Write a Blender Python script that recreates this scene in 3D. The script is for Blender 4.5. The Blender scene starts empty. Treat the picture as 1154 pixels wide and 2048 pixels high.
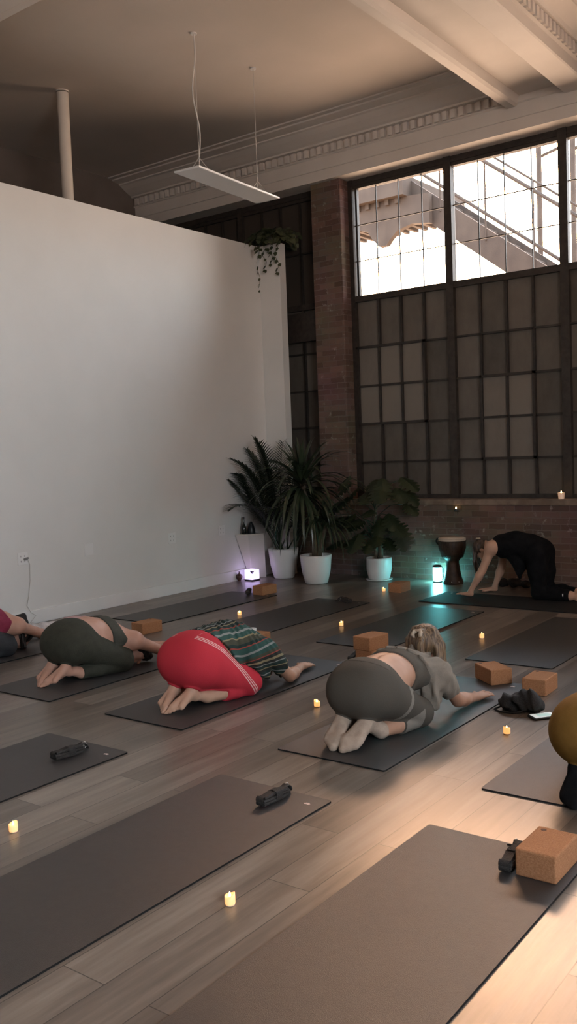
import bpy, bmesh, math, random
import numpy as np
from mathutils import Vector, Matrix, noise as mnoise

SC = bpy.context.scene
COL = SC.collection
PI = math.pi
random.seed(7)

# ------------------------------------------------------------------ materials
MATS = {}
def nodes_of(m):
    return m.node_tree.nodes, m.node_tree.links

def new_mat(name, color=(.5, .5, .5), rough=.6, metal=0., spec=.5):
    m = bpy.data.materials.new(name); m.use_nodes = True
    b = m.node_tree.nodes['Principled BSDF']
    b.inputs['Base Color'].default_value = (*color, 1)
    b.inputs['Roughness'].default_value = rough
    b.inputs['Metallic'].default_value = metal
    b.inputs['Specular IOR Level'].default_value = spec
    MATS[name] = m
    return m

def mottled(name, c1, c2, rough=.6, scale=8., bump=0., bscale=60., spec=.5, detail=4., metal=0.):
    """two close shades of one colour mixed by noise, with an optional fine bump"""
    m = new_mat(name, c1, rough, metal, spec); N, L = nodes_of(m); b = N['Principled BSDF']
    tc = N.new('ShaderNodeTexCoord')
    nz = N.new('ShaderNodeTexNoise'); nz.inputs['Scale'].default_value = scale; nz.inputs['Detail'].default_value = detail
    L.new(tc.outputs['Object'], nz.inputs['Vector'])
    r = N.new('ShaderNodeValToRGB'); r.color_ramp.elements[0].position = .35; r.color_ramp.elements[1].position = .65
    r.color_ramp.elements[0].color = (*c1, 1); r.color_ramp.elements[1].color = (*c2, 1)
    L.new(nz.outputs['Fac'], r.inputs['Fac']); L.new(r.outputs['Color'], b.inputs['Base Color'])
    if bump:
        n2 = N.new('ShaderNodeTexNoise'); n2.inputs['Scale'].default_value = bscale; n2.inputs['Detail'].default_value = 3
        L.new(tc.outputs['Object'], n2.inputs['Vector'])
        bp = N.new('ShaderNodeBump'); bp.inputs['Strength'].default_value = bump; bp.inputs['Distance'].default_value = .01
        L.new(n2.outputs['Fac'], bp.inputs['Height']); L.new(bp.outputs['Normal'], b.inputs['Normal'])
    return m

def glow(name, color, strength, base=(.8, .8, .8)):
    m = new_mat(name, base, .5); b = m.node_tree.nodes['Principled BSDF']
    b.inputs['Emission Color'].default_value = (*color, 1); b.inputs['Emission Strength'].default_value = strength
    return m

def striped(name, base, stops, rough=.85, lo=0., hi=1.):
    """constant colour bands driven by the float attribute 'u' of the mesh"""
    m = new_mat(name, base, rough, 0, .2); N, L = nodes_of(m); b = N['Principled BSDF']
    at = N.new('ShaderNodeAttribute'); at.attribute_name = 'u'
    mr = N.new('ShaderNodeMapRange'); mr.inputs['From Min'].default_value = lo; mr.inputs['From Max'].default_value = hi
    L.new(at.outputs['Fac'], mr.inputs['Value'])
    r = N.new('ShaderNodeValToRGB'); cr = r.color_ramp; cr.interpolation = 'CONSTANT'
    while len(cr.elements) > 1: cr.elements.remove(cr.elements[-1])
    cr.elements[0].position = 0; cr.elements[0].color = (*stops[0][1], 1)
    for p, c in stops[1:]:
        e = cr.elements.new(p); e.color = (*c, 1)
    L.new(mr.outputs['Result'], r.inputs['Fac']); L.new(r.outputs['Color'], b.inputs['Base Color'])
    tc = N.new('ShaderNodeTexCoord'); n2 = N.new('ShaderNodeTexNoise'); n2.inputs['Scale'].default_value = 180
    L.new(tc.outputs['Object'], n2.inputs['Vector'])
    bp = N.new('ShaderNodeBump'); bp.inputs['Strength'].default_value = .15; bp.inputs['Distance'].default_value = .004
    L.new(n2.outputs['Fac'], bp.inputs['Height']); L.new(bp.outputs['Normal'], b.inputs['Normal'])
    return m

def floor_mat():
    m = new_mat('floor_planks', (.2, .17, .14), .36, 0, .65); N, L = nodes_of(m); b = N['Principled BSDF']
    tc = N.new('ShaderNodeTexCoord')
    mp = N.new('ShaderNodeMapping'); mp.inputs['Rotation'].default_value = (0, 0, PI/2)
    L.new(tc.outputs['Object'], mp.inputs['Vector'])
    br = N.new('ShaderNodeTexBrick'); br.offset = .37; br.offset_frequency = 2
    br.inputs['Scale'].default_value = 1; br.inputs['Brick Width'].default_value = 1.25; br.inputs['Row Height'].default_value = .185
    br.inputs['Mortar Size'].default_value = .0022; br.inputs['Mortar Smooth'].default_value = .3; br.inputs['Bias'].default_value = 0
    br.inputs['Color1'].default_value = (0, 0, 0, 1); br.inputs['Color2'].default_value = (1, 1, 1, 1); br.inputs['Mortar'].default_value = (.5, .5, .5, 1)
    L.new(mp.outputs['Vector'], br.inputs['Vector'])
    ramp = N.new('ShaderNodeValToRGB'); e = ramp.color_ramp.elements
    e[0].color = (.082, .066, .053, 1); e[1].color = (.295, .250, .210, 1)
    k = e.new(.5); k.color = (.168, .137, .111, 1)
    # grain: noise stretched along the planks, shifted per plank
    mp2 = N.new('ShaderNodeMapping'); mp2.inputs['Scale'].default_value = (11, .9, 11)
    add = N.new('ShaderNodeVectorMath'); add.operation = 'ADD'
    sc = N.new('ShaderNodeVectorMath'); sc.operation = 'SCALE'; sc.inputs['Scale'].default_value = 3.7
    L.new(br.outputs['Color'], sc.inputs[0]); L.new(tc.outputs['Object'], add.inputs[0]); L.new(sc.outputs['Vector'], add.inputs[1])
    L.new(add.outputs['Vector'], mp2.inputs['Vector'])
    g = N.new('ShaderNodeTexNoise'); g.inputs['Scale'].default_value = 1.6; g.inputs['Detail'].default_value = 7; g.inputs['Roughness'].default_value = .62
    L.new(mp2.outputs['Vector'], g.inputs['Vector'])
    mx = N.new('ShaderNodeMath'); mx.operation = 'MULTIPLY_ADD'; mx.inputs[1].default_value = 1.55
    m3 = N.new('ShaderNodeMath'); m3.operation = 'MULTIPLY_ADD'; m3.inputs[1].default_value = .50; m3.inputs[2].default_value = -.53
    L.new(br.outputs['Color'], m3.inputs[0]); L.new(g.outputs['Fac'], mx.inputs[0]); L.new(m3.outputs['Value'], mx.inputs[2])
    L.new(mx.outputs['Value'], ramp.inputs['Fac'])
    dk = N.new('ShaderNodeMix'); dk.data_type = 'RGBA'; dk.blend_type = 'MIX'
    L.new(br.outputs['Fac'], dk.inputs['Factor']); L.new(ramp.outputs['Color'], dk.inputs[6]); dk.inputs[7].default_value = (.05, .04, .033, 1)
    L.new(dk.outputs[2], b.inputs['Base Color'])
    rr = N.new('ShaderNodeMapRange'); rr.inputs['To Min'].default_value = .24; rr.inputs['To Max'].default_value = .40
    L.new(g.outputs['Fac'], rr.inputs['Value']); L.new(rr.outputs['Result'], b.inputs['Roughness'])
    bp = N.new('ShaderNodeBump'); bp.inputs['Strength'].default_value = .12; bp.inputs['Distance'].default_value = .004
    inv = N.new('ShaderNodeMath'); inv.operation = 'SUBTRACT'; L.new(g.outputs['Fac'], inv.inputs[0]); L.new(br.outputs['Fac'], inv.inputs[1])
    L.new(inv.outputs['Value'], bp.inputs['Height']); L.new(bp.outputs['Normal'], b.inputs['Normal'])
    return m

def brick_mat():
    m = new_mat('old_brick', (.2, .1, .07), .85, 0, .3); N, L = nodes_of(m); b = N['Principled BSDF']
    tc = N.new('ShaderNodeTexCoord'); sx = N.new('ShaderNodeSeparateXYZ'); L.new(tc.outputs['Object'], sx.inputs[0])
    ad = N.new('ShaderNodeMath'); ad.operation = 'ADD'; L.new(sx.outputs['X'], ad.inputs[0]); L.new(sx.outputs['Y'], ad.inputs[1])
    cx = N.new('ShaderNodeCombineXYZ'); L.new(ad.outputs[0], cx.inputs['X']); L.new(sx.outputs['Z'], cx.inputs['Y'])
    nzw = N.new('ShaderNodeTexNoise'); nzw.inputs['Scale'].default_value = 9; nzw.inputs['Detail'].default_value = 3
    L.new(tc.outputs['Object'], nzw.inputs['Vector'])
    wv = N.new('ShaderNodeVectorMath'); wv.operation = 'SCALE'; wv.inputs['Scale'].default_value = .018
    L.new(nzw.outputs['Color'], wv.inputs[0])
    av = N.new('ShaderNodeVectorMath'); av.operation = 'ADD'; L.new(cx.outputs[0], av.inputs[0]); L.new(wv.outputs[0], av.inputs[1])
    br = N.new('ShaderNodeTexBrick'); br.offset = .5
    br.inputs['Scale'].default_value = 1; br.inputs['Brick Width'].default_value = .205; br.inputs['Row Height'].default_value = .068
    br.inputs['Mortar Size'].default_value = .006; br.inputs['Mortar Smooth'].default_value = .25
    br.inputs['Color1'].default_value = (.105, .060, .044, 1); br.inputs['Color2'].default_value = (.190, .112, .080, 1); br.inputs['Mortar'].default_value = (.175, .125, .098, 1)
    L.new(av.outputs[0], br.inputs['Vector'])
    # smears of old pale plaster and paint
    nz = N.new('ShaderNodeTexNoise'); nz.inputs['Scale'].default_value = 11; nz.inputs['Detail'].default_value = 8; nz.inputs['Roughness'].default_value = .7
    L.new(tc.outputs['Object'], nz.inputs['Vector'])
    rp = N.new('ShaderNodeValToRGB'); rp.color_ramp.elements[0].position = .60; rp.color_ramp.elements[1].position = .72
    L.new(nz.outputs['Fac'], rp.inputs['Fac'])
    mx = N.new('ShaderNodeMix'); mx.data_type = 'RGBA'
    L.new(rp.outputs['Color'], mx.inputs['Factor']); L.new(br.outputs['Color'], mx.inputs[6]); mx.inputs[7].default_value = (.38, .33, .28, 1)
    n4 = N.new('ShaderNodeTexNoise'); n4.inputs['Scale'].default_value = 2.5; n4.inputs['Detail'].default_value = 5
    L.new(tc.outputs['Object'], n4.inputs['Vector'])
    m2 = N.new('ShaderNodeMix'); m2.data_type = 'RGBA'; m2.blend_type = 'MULTIPLY'; m2.inputs['Factor'].default_value = .6
    L.new(mx.outputs[2], m2.inputs[6]); L.new(n4.outputs['Color'], m2.inputs[7])
    hs = N.new('ShaderNodeHueSaturation'); hs.inputs['Saturation'].default_value = .85; hs.inputs['Value'].default_value = 1.35
    L.new(m2.outputs[2], hs.inputs['Color'])
    L.new(hs.outputs['Color'], b.inputs['Base Color'])
    iv = N.new('ShaderNodeMath'); iv.operation = 'SUBTRACT'; L.new(nz.outputs['Fac'], iv.inputs[0]); L.new(br.outputs['Fac'], iv.inputs[1])
    bp = N.new('ShaderNodeBump'); bp.inputs['Strength'].default_value = .7; bp.inputs['Distance'].default_value = .012
    L.new(iv.outputs[0], bp.inputs['Height']); L.new(bp.outputs['Normal'], b.inputs['Normal'])
    return m

def pane_mat():
    """old painted-over glass: each pane a slightly different dull brown, streaked"""
    m = new_mat('dirty_pane', (.07, .06, .05), .45, 0, .4); N, L = nodes_of(m); b = N['Principled BSDF']
    at = N.new('ShaderNodeAttribute'); at.attribute_name = 'u'
    tc = N.new('ShaderNodeTexCoord'); mp = N.new('ShaderNodeMapping'); mp.inputs['Scale'].default_value = (3.2, 3.2, 1.7)
    L.new(tc.outputs['Object'], mp.inputs[0])
    nz = N.new('ShaderNodeTexNoise'); nz.inputs['Scale'].default_value = 2.2; nz.inputs['Detail'].default_value = 8; nz.inputs['Roughness'].default_value = .65
    L.new(mp.outputs[0], nz.inputs['Vector'])
    ad = N.new('ShaderNodeMath'); ad.operation = 'MULTIPLY_ADD'; ad.inputs[1].default_value = .55
    L.new(nz.outputs['Fac'], ad.inputs[0]); L.new(at.outputs['Fac'], ad.inputs[2])
    r = N.new('ShaderNodeValToRGB'); e = r.color_ramp.elements
    e[0].position = .2; e[0].color = (.060, .050, .041, 1); e[1].position = 1.; e[1].color = (.205, .178, .148, 1)
    L.new(ad.outputs[0], r.inputs['Fac']); L.new(r.outputs['Color'], b.inputs['Base Color'])
    return m

def clear_glass_mat():
    m = bpy.data.materials.new('clear_glass'); m.use_nodes = True; N, L = nodes_of(m)
    N.remove(N['Principled BSDF'])
    t = N.new('ShaderNodeBsdfTransparent'); t.inputs['Color'].default_value = (.96, .96, .95, 1)
    g = N.new('ShaderNodeBsdfGlossy'); g.inputs['Roughness'].default_value = .03
    mx = N.new('ShaderNodeMixShader'); fr = N.new('ShaderNodeFresnel'); fr.inputs['IOR'].default_value = 1.3
    L.new(fr.outputs[0], mx.inputs[0]); L.new(t.outputs[0], mx.inputs[1]); L.new(g.outputs[0], mx.inputs[2])
    L.new(mx.outputs[0], N['Material Output'].inputs['Surface'])
    MATS['clear_glass'] = m
    return m

floor_mat(); brick_mat(); pane_mat(); clear_glass_mat()
mottled('wall_paint', (.72, .71, .69), (.75, .74, .72), .55, 2, .04, 90)
mottled('ceiling_paint', (.60, .55, .50), (.64, .58, .53), .8, 1.5)
mottled('trim_paint', (.66, .61, .56), (.70, .65, .60), .6, 3)
mottled('base_paint', (.78, .78, .77), (.82, .82, .81), .4, 3)
mottled('dark_plaster', (.15, .125, .105), (.18, .15, .13), .9, 2)
mottled('dark_steel', (.026, .021, .017), (.045, .036, .030), .6, 20, .1, 80)
mottled('muntin_steel', (.022, .018, .015), (.036, .029, .024), .55, 20)
mottled('mat_rubber', (.030, .028, .0275), (.037, .034, .033), .45, 30, .25, 420, .85)
mottled('mat_edge', (.010, .010, .010), (.015, .015, .015), .8, 30, spec=.2)
new_mat('mat_mark', (.72, .60, .56), .6)
mottled('cork', (.36, .165, .078), (.45, .225, .112), .85, 150, .3, 240, .2)
new_mat('cork_mark', (.11, .05, .025), .8)
mottled('strap_webbing', (.030, .027, .025), (.045, .040, .037), .8, 60, .5, 240, .3)
new_mat('ring_metal', (.6, .58, .55), .3, 1)
glow('candle_wax', (1., .46, .13), 1.05, (.8, .6, .4))
glow('candle_flame', (1., .72, .30), 7.)
new_mat('candle_base', (.75, .62, .45), .5)
mottled('white_pot', (.74, .73, .71), (.78, .77, .75), .35, 4)
mottled('soil', (.02, .014, .01), (.05, .035, .025), .95, 40, .6, 60)
mottled('leaf_yucca', (.020, .034, .017), (.042, .058, .030), .30, 6, 0, 40, .7)
mottled('leaf_palm', (.014, .024, .012), (.030, .042, .020), .45, 6)
mottled('leaf_monstera', (.012, .022, .009), (.028, .038, .014), .45, 5)
mottled('leaf_ivy', (.035, .045, .022), (.065, .075, .035), .5, 8)
mottled('trunk', (.10, .075, .05), (.17, .13, .09), .9, 25, .5, 60)
mottled('drum_wood', (.030, .017, .011), (.065, .036, .022), .5, 14, .2, 40)
mottled('drum_skin', (.55, .46, .36), (.62, .53, .42), .6, 8)
mottled('drum_rope', (.05, .035, .025), (.08, .055, .04), .9, 60)
glow('lantern_glow', (.20, .94, 1.), 52.)
new_mat('lantern_cap', (.05, .055, .055), .4, .3)
glow('purple_glow', (.66, .50, 1.), 2.6)
new_mat('black_plastic', (.012, .012, .013), .4)
mottled('ornament_brown', (.05, .022, .015), (.09, .04, .025), .4, 20)
new_mat('bottle_glass', (.012, .014, .012), .12)
mottled('pedestal_white', (.62, .58, .52), (.66, .62, .56), .6, 3)
new_mat('panel_white', (.74, .74, .74), .45)
new_mat('panel_edge', (.85, .85, .86), .3, .2)
new_mat('cable_white', (.7, .68, .65), .5)
new_mat('wire_grey', (.55, .53, .5), .45, .2)
mottled('pipe_paint', (.66, .60, .53), (.70, .64, .57), .5, 4)
new_mat('outlet_white', (.80, .79, .78), .35)
new_mat('outlet_slot', (.25, .24, .23), .5)
mottled('black_cloth', (.014, .013, .013), (.030, .028, .027), .75, 9, .3, 120, .3)
mottled('grey_wrap', (.50, .46, .45), (.70, .66, .65), .35, 12, .4, 60)
mottled('pink_wrap', (.55, .33, .34), (.66, .44, .44), .6, 12, .3, 60)
new_mat('phone_case', (.008, .008, .009), .5)
glow('screen_white', (.85, .95, .9), .42)
glow('screen_teal', (.12, .50, .42), .42)
mottled('stair_steel', (.030, .022, .018), (.040, .030, .024), .8, 5, spec=.2)
mottled('skin_light', (.52, .31, .215), (.57, .35, .245), .5, 12, .05, 200, .4)
mottled('skin_warm', (.46, .26, .175), (.52, .30, .205), .5, 12, .05, 200, .4)
mottled('skin_pink', (.50, .27, .195), (.56, .32, .235), .5, 12, .05, 200, .4)
def strand_mat(name, c1, c2, sc):
    m = mottled(name, c1, c2, .42, 1., 0); N, L = nodes_of(m)
    nz = next(n for n in N if n.type == 'TEX_NOISE'); tc = next(n for n in N if n.type == 'TEX_COORD')
    mp = N.new('ShaderNodeMapping'); mp.inputs['Scale'].default_value = sc; L.new(tc.outputs['Object'], mp.inputs[0]); L.new(mp.outputs[0], nz.inputs['Vector'])
    nz.inputs['Scale'].default_value = 1.; nz.inputs['Detail'].default_value = 5
    bp = N.new('ShaderNodeBump'); bp.inputs['Strength'].default_value = .8; bp.inputs['Distance'].default_value = .006
    L.new(nz.outputs['Fac'], bp.inputs['Height']); L.new(bp.outputs['Normal'], N['Principled BSDF'].inputs['Normal'])
strand_mat('hair_blonde', (.045, .025, .014), (.25, .165, .092), (120, 120, 7))
strand_mat('hair_dark', (.010, .008, .007), (.030, .022, .017), (120, 120, 14))
strand_mat('hair_brown', (.05, .030, .018), (.13, .085, .055), (120, 120, 14))
strand_mat('hair_teacher', (.035, .022, .016), (.10, .065, .045), (120, 120, 8))
mottled('olive_knit', (.040, .041, .030), (.050, .050, .037), .85, 20, .3, 260, .25)
mottled('olive_band', (.062, .062, .050), (.072, .072, .058), .85, 20, .3, 260, .25)
mottled('sage_knit', (.095, .086, .072), (.112, .100, .084), .85, 20, .3, 260, .25)
mottled('mustard_knit', (.195, .105, .020), (.225, .122, .026), .85, 20, .3, 260, .25)
mottled('black_knit', (.006, .006, .007), (.010, .010, .011), .9, 20, .3, 260, .1)
mottled('charcoal_knit', (.035, .036, .040), (.045, .046, .050), .8, 20, .3, 260, .25)
mottled('berry_knit', (.22, .025, .055), (.26, .035, .07), .8, 20, .3, 260, .25)
mottled('sock_cream', (.42, .325, .255), (.50, .395, .315), .95, 25, .4, 300, .2)
mottled('tee_sage', (.23, .20, .165), (.28, .245, .205), .9, 16, .3, 200, .2)
new_mat('clip_beige', (.45, .36, .27), .4)
mottled('red_rib', (.42, .025, .038), (.50, .032, .046), .85, 60, .4, 120, .2)
RED = (.56, .038, .058); WH = (.80, .52, .50)
striped('red_track', RED, [(0, RED), (.30, WH), (.375, RED), (.46, WH), (.535, RED), (.62, WH), (.695, RED)])
GRY = (.085, .076, .063); GRL = (.22, .20, .172)
striped('grey_panelled', GRY, [(0, GRY), (.5, GRL)])
DG = (.022, .040, .036); TE = (.035, .085, .074); LW = (.24, .26, .25); RD = (.30, .065, .05); YE = (.26, .22, .13); BK = (.028, .031, .028); OLV = (.065, .066, .046)
striped('striped_cotton', DG, [(0, DG), (.04, LW), (.055, BK), (.10, YE), (.115, DG), (.17, RD), (.185, TE), (.25, LW), (.275, TE), (.33, YE), (.345, OLV),
        (.40, DG), (.43, RD), (.445, TE), (.505, LW), (.53, TE), (.575, OLV), (.61, RD), (.625, BK), (.66, YE), (.685, BK), (.715, LW), (.73, DG), (.77, YE), (.785, BK), (.82, DG), (.85, LW), (.865, DG), (.90, YE), (.915, BK), (.95, LW), (.965, DG)])

# ------------------------------------------------------------------ object helpers
def tag(o, label=None, cat=None, group=None, kind=None):
    if label: o['label'] = label
    if cat: o['category'] = cat
    if group: o['group'] = group
    if kind: o['kind'] = kind
    return o

def obj(name, me, mat=None, parent=None, smooth=False, loc=None):
    if isinstance(me, bmesh.types.BMesh):
        bm = me; me = bpy.data.meshes.new(name); bm.to_mesh(me); bm.free()
    o = bpy.data.objects.new(name, me); COL.objects.link(o)
    if mat is not None and not me.materials:
        me.materials.append(MATS[mat] if isinstance(mat, str) else mat)
    if smooth:
        me.polygons.foreach_set('use_smooth', [True]*len(me.polygons))
    if parent is not None: o.parent = parent
    if loc is not None: o.location = loc
    return o

def empty(name, label, cat, loc=(0, 0, 0), rz=0., group=None):
    o = bpy.data.objects.new(name, None); COL.objects.link(o)
    o.empty_display_size = .05
    o.location = loc; o.rotation_euler = (0, 0, rz)
    return tag(o, label, cat, group)

def struct(name, me, mat, parent=None, smooth=False):
    o = obj(name, me, mat, parent, smooth)
    if parent is None: o['kind'] = 'structure'
    return o

def dup(root, loc, rz=0., label=None):
    r = root.copy(); COL.objects.link(r); r.location = loc; r.rotation_euler = (0, 0, rz)
    if label: r['label'] = label
    for ch in list(root.children):
        c = ch.copy(); COL.objects.link(c); c.parent = r
        for g in list(ch.children):
            d = g.copy(); COL.objects.link(d); d.parent = c
    return r

def box(bm, x0, x1, y0, y1, z0, z1, bev=0., seg=2):
    r = bmesh.ops.create_cube(bm, size=1)
    vs = r['verts']
    bmesh.ops.scale(bm, vec=(x1-x0, y1-y0, z1-z0), verts=vs)
    bmesh.ops.translate(bm, vec=((x0+x1)/2, (y0+y1)/2, (z0+z1)/2), verts=vs)
    if bev > 0:
        es = list({e for v in vs for e in v.link_edges})
        bmesh.ops.bevel(bm, geom=es, offset=bev, segments=seg, affect='EDGES', profile=.5)
    return bm

def boxes(*bs, bev=0.):
    bm = bmesh.new()
    for b in bs: box(bm, *b, bev=bev)
    return bm

def lathe(bm, prof, seg=32, c=(0, 0, 0), close_top=False, close_bot=False):
    rings = []
    for r, z in prof:
        rings.append([bm.verts.new((c[0]+r*math.cos(2*PI*i/seg), c[1]+r*math.sin(2*PI*i/seg), c[2]+z)) for i in range(seg)])
    for a, b in zip(rings, rings[1:]):
        for i in range(seg):
            bm.faces.new((a[i], a[(i+1) % seg], b[(i+1) % seg], b[i]))
    if close_bot: bm.faces.new(list(reversed(rings[0])))
    if close_top: bm.faces.new(rings[-1])
    return bm

def tube(bm, pts, r, seg=8, cap=True):
    pts = [Vector(p) for p in pts]; n = len(pts)
    rs = r if isinstance(r, (list, tuple)) else [r]*n
    rings = []; ref = None
    for i, p in enumerate(pts):
        t = (pts[min(i+1, n-1)] - pts[max(i-1, 0)]).normalized()
        if ref is None:
            ref = t.orthogonal().normalized()
        else:
            ref = (ref - t*ref.dot(t))
            ref = ref.normalized() if ref.length > 1e-6 else t.orthogonal().normalized()
        b = t.cross(ref)
        rings.append([bm.verts.new(p + rs[i]*(math.cos(2*PI*k/seg)*ref + math.sin(2*PI*k/seg)*b)) for k in range(seg)])
    for a, b in zip(rings, rings[1:]):
        for k in range(seg):
            bm.faces.new((a[k], a[(k+1) % seg], b[(k+1) % seg], b[k]))
    if cap:
        bm.faces.new(list(reversed(rings[0]))); bm.faces.new(rings[-1])
    return bm

def prism(bm, poly, fn):
    """extrude a 2-D outline: fn(u, v, side) -> point, side 0 or 1"""
    a = [bm.verts.new(fn(u, v, 0)) for u, v in poly]; b = [bm.verts.new(fn(u, v, 1)) for u, v in poly]
    n = len(poly)
    bm.faces.new(list(reversed(a))); bm.faces.new(b)
    for i in range(n):
        bm.faces.new((a[i], a[(i+1) % n], b[(i+1) % n], b[i]))
    bmesh.ops.recalc_face_normals(bm, faces=bm.faces)
    return bm

# ------------------------------------------------------------------ room
YW = 9.62            # window plane
YB = 9.40            # face of the brick
XL = -7.18           # face of the left partition
ZC = 5.40            # ceiling
XR, XF, YBK = 4.2, -9.5, -3.2

struct('floor', boxes((XF-.3, XR+.3, YBK-.3, YW+.3, -.12, 0)), 'floor_planks')
struct('ceiling', boxes((XF-.3, XR+.3, YBK-.3, YW+.3, ZC, ZC+.15)), 'ceiling_paint')
struct('wall_left', boxes((XL-.14, XL, YBK, 9.27, 0, 4.135), (XL, -6.86, 9.15, 9.27, 0, 4.135)), 'wall_paint')
struct('baseboard_left', boxes((XL, XL+.018, YBK, 9.15, 0, .13), (XL, -6.86, 9.132, 9.15, 0, .13), bev=.004), 'base_paint')
struct('wall_far', boxes((XF-.2, XF, YBK, YW+.3, 0, ZC)), 'dark_plaster')
struct('wall_back', boxes((XF, XR+.2, YBK-.2, YBK, 0, ZC)), 'dark_plaster')
# right wall; its tall opening is added out of view to light the white partition
RW = (-2.6, 1.0); RZ0, RZ1 = 1.7, 4.2
struct('wall_right', boxes((XR, XR+.4, YBK, RW[0], 0, ZC), (XR, XR+.4, RW[1], YW+.3, 0, ZC), (XR, XR+.4, *RW, 0, RZ0), (XR, XR+.4, *RW, RZ1, ZC)), 'dark_plaster')

PX0, PX1 = -6.53, -6.10
# window wall: brick apron, brick pillar, end walls
struct('wall_window', boxes((XF, XR, YB, YW+.3, 0, .935)), 'old_brick')
struct('wall_pillar', boxes((PX0, PX1, YB-.005, YW+.03, .0, 4.83), bev=.012), 'old_brick')
struct('wall_lintel', boxes((XF, XR, 9.62, YW+.3, 4.81, ZC)), 'ceiling_paint')
mottled('sill_plaster', (.16, .115, .085), (.25, .19, .145), .9, 9, .6, 25, .3)
struct('trim_8', boxes((PX1+.0, XR, YB-.014, YW-.02, .872, .940), bev=.008), 'sill_plaster')
# edge beam over the windows with its stepped cornice, dentils between
def extr_x(poly, x0, x1):
    return prism(bmesh.new(), poly, lambda u, v, s: ((x0, x1)[s], u, v))
def extr_y(poly, y0, y1):
    return prism(bmesh.new(), poly, lambda u, v, s: (u, (y0, y1)[s], v))
YF = 9.32
beam_prof = [(9.66, 4.81), (YF, 4.81), (YF, 4.93), (YF-.012, 4.935), (YF-.012, 5.075), (YF-.035, 5.085), (YF-.035, 5.095), (YF-.02, 5.10), (YF-.02, 5.20),
             (YF-.075, 5.205), (YF-.08, 5.225), (YF-.12, 5.24), (YF-.21, 5.285), (YF-.27, 5.325), (YF-.30, 5.335), (YF-.30, 5.35), (YF-.42, 5.37), (YF-.43, 5.385), (YF-.50, 5.385), (YF-.505, 5.41), (9.66, 5.41)]
struct('trim_1', extr_x(beam_prof, XF, XR), 'trim_paint')
GX0, GX1 = -3.93, -3.04      # ceiling girder that meets the edge beam
dm = bmesh.new(); x = XF+.05
while x < XR:
    if not (GX0-.01 < x < GX1+.35): box(dm, x, x+.055, YF-.062, YF-.018, 5.10, 5.19)
    x += .098
struct('trim_2', dm, 'trim_paint')
# girder: two raised borders, a sunk panel between, mouldings up the right side
g = bmesh.new()
zb = 5.05
def girder_prof():
    return [(GX0, 5.42), (GX0, zb+.012), (GX0+.012, zb), (GX0+.10, zb), (GX0+.13, zb+.02), (GX0+.15, zb+.10), (GX1-.30, zb+.10), (GX1-.28, zb+.02), (GX1-.26, zb), (GX1-.012, zb), (GX1, zb+.012),
            (GX1, zb+.115), (GX1+.03, zb+.125), (GX1+.015, zb+.13), (GX1+.015, zb+.225), (GX1+.07, zb+.235), (GX1+.09, zb+.26), (GX1+.19, zb+.30), (GX1+.24, zb+.315), (GX1+.24, zb+.33), (GX1+.33, zb+.34), (GX1+.33, zb+.36), (GX1+.33, 5.42)]
struct('trim_3', extr_y(girder_prof(), YBK, YF+.02), 'trim_paint')
dm = bmesh.new(); y = YBK+.1
while y < YF-.12:
    box(dm, GX1+.01, GX1+.055, y, y+.055, zb+.13, zb+.222); y += .098
struct('trim_4', dm, 'trim_paint')
# cross beam near the upper left edge of the picture and a second girder further right
struct('trim_5', boxes((XF, GX0, 3.85, 4.70, 5.05, 5.42), (XF, GX0, 3.95, 4.60, 5.03, 5.06), bev=.012), 'trim_paint')
struct('trim_6', boxes((.1, .95, YBK, YF, 5.05, 5.42), bev=.02), 'trim_paint')

# ------------------------------------------------------------------ steel windows
def pane_mesh(name, rects, y, tilt=None):
    """rects: (x0,x1,z0,z1,u); one mesh with a per-pane shade"""
    vs, fs, us = [], [], []
    for x0, x1, z0, z1, u in rects:
        k = len(vs)
        for (x, z) in ((x0, z0), (x1, z0), (x1, z1), (x0, z1)):
            vs.append((x, y, z)); us.append(u)
        for (x, z) in ((x0, z0), (x1, z0), (x1, z1), (x0, z1)):
            vs.append((x, y+.006, z)); us.append(u)
        fs += [(k, k+1, k+2, k+3), (k+7, k+6, k+5, k+4), (k, k+4, k+5, k+1), (k+1, k+5, k+6, k+2), (k+2, k+6, k+7, k+3), (k+3, k+7, k+4, k)]
    me = bpy.data.meshes.new(name); me.from_pydata(vs, [], fs)
    a = me.attributes.new('u', 'FLOAT', 'POINT'); a.data.foreach_set('value', us)
    return me

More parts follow.
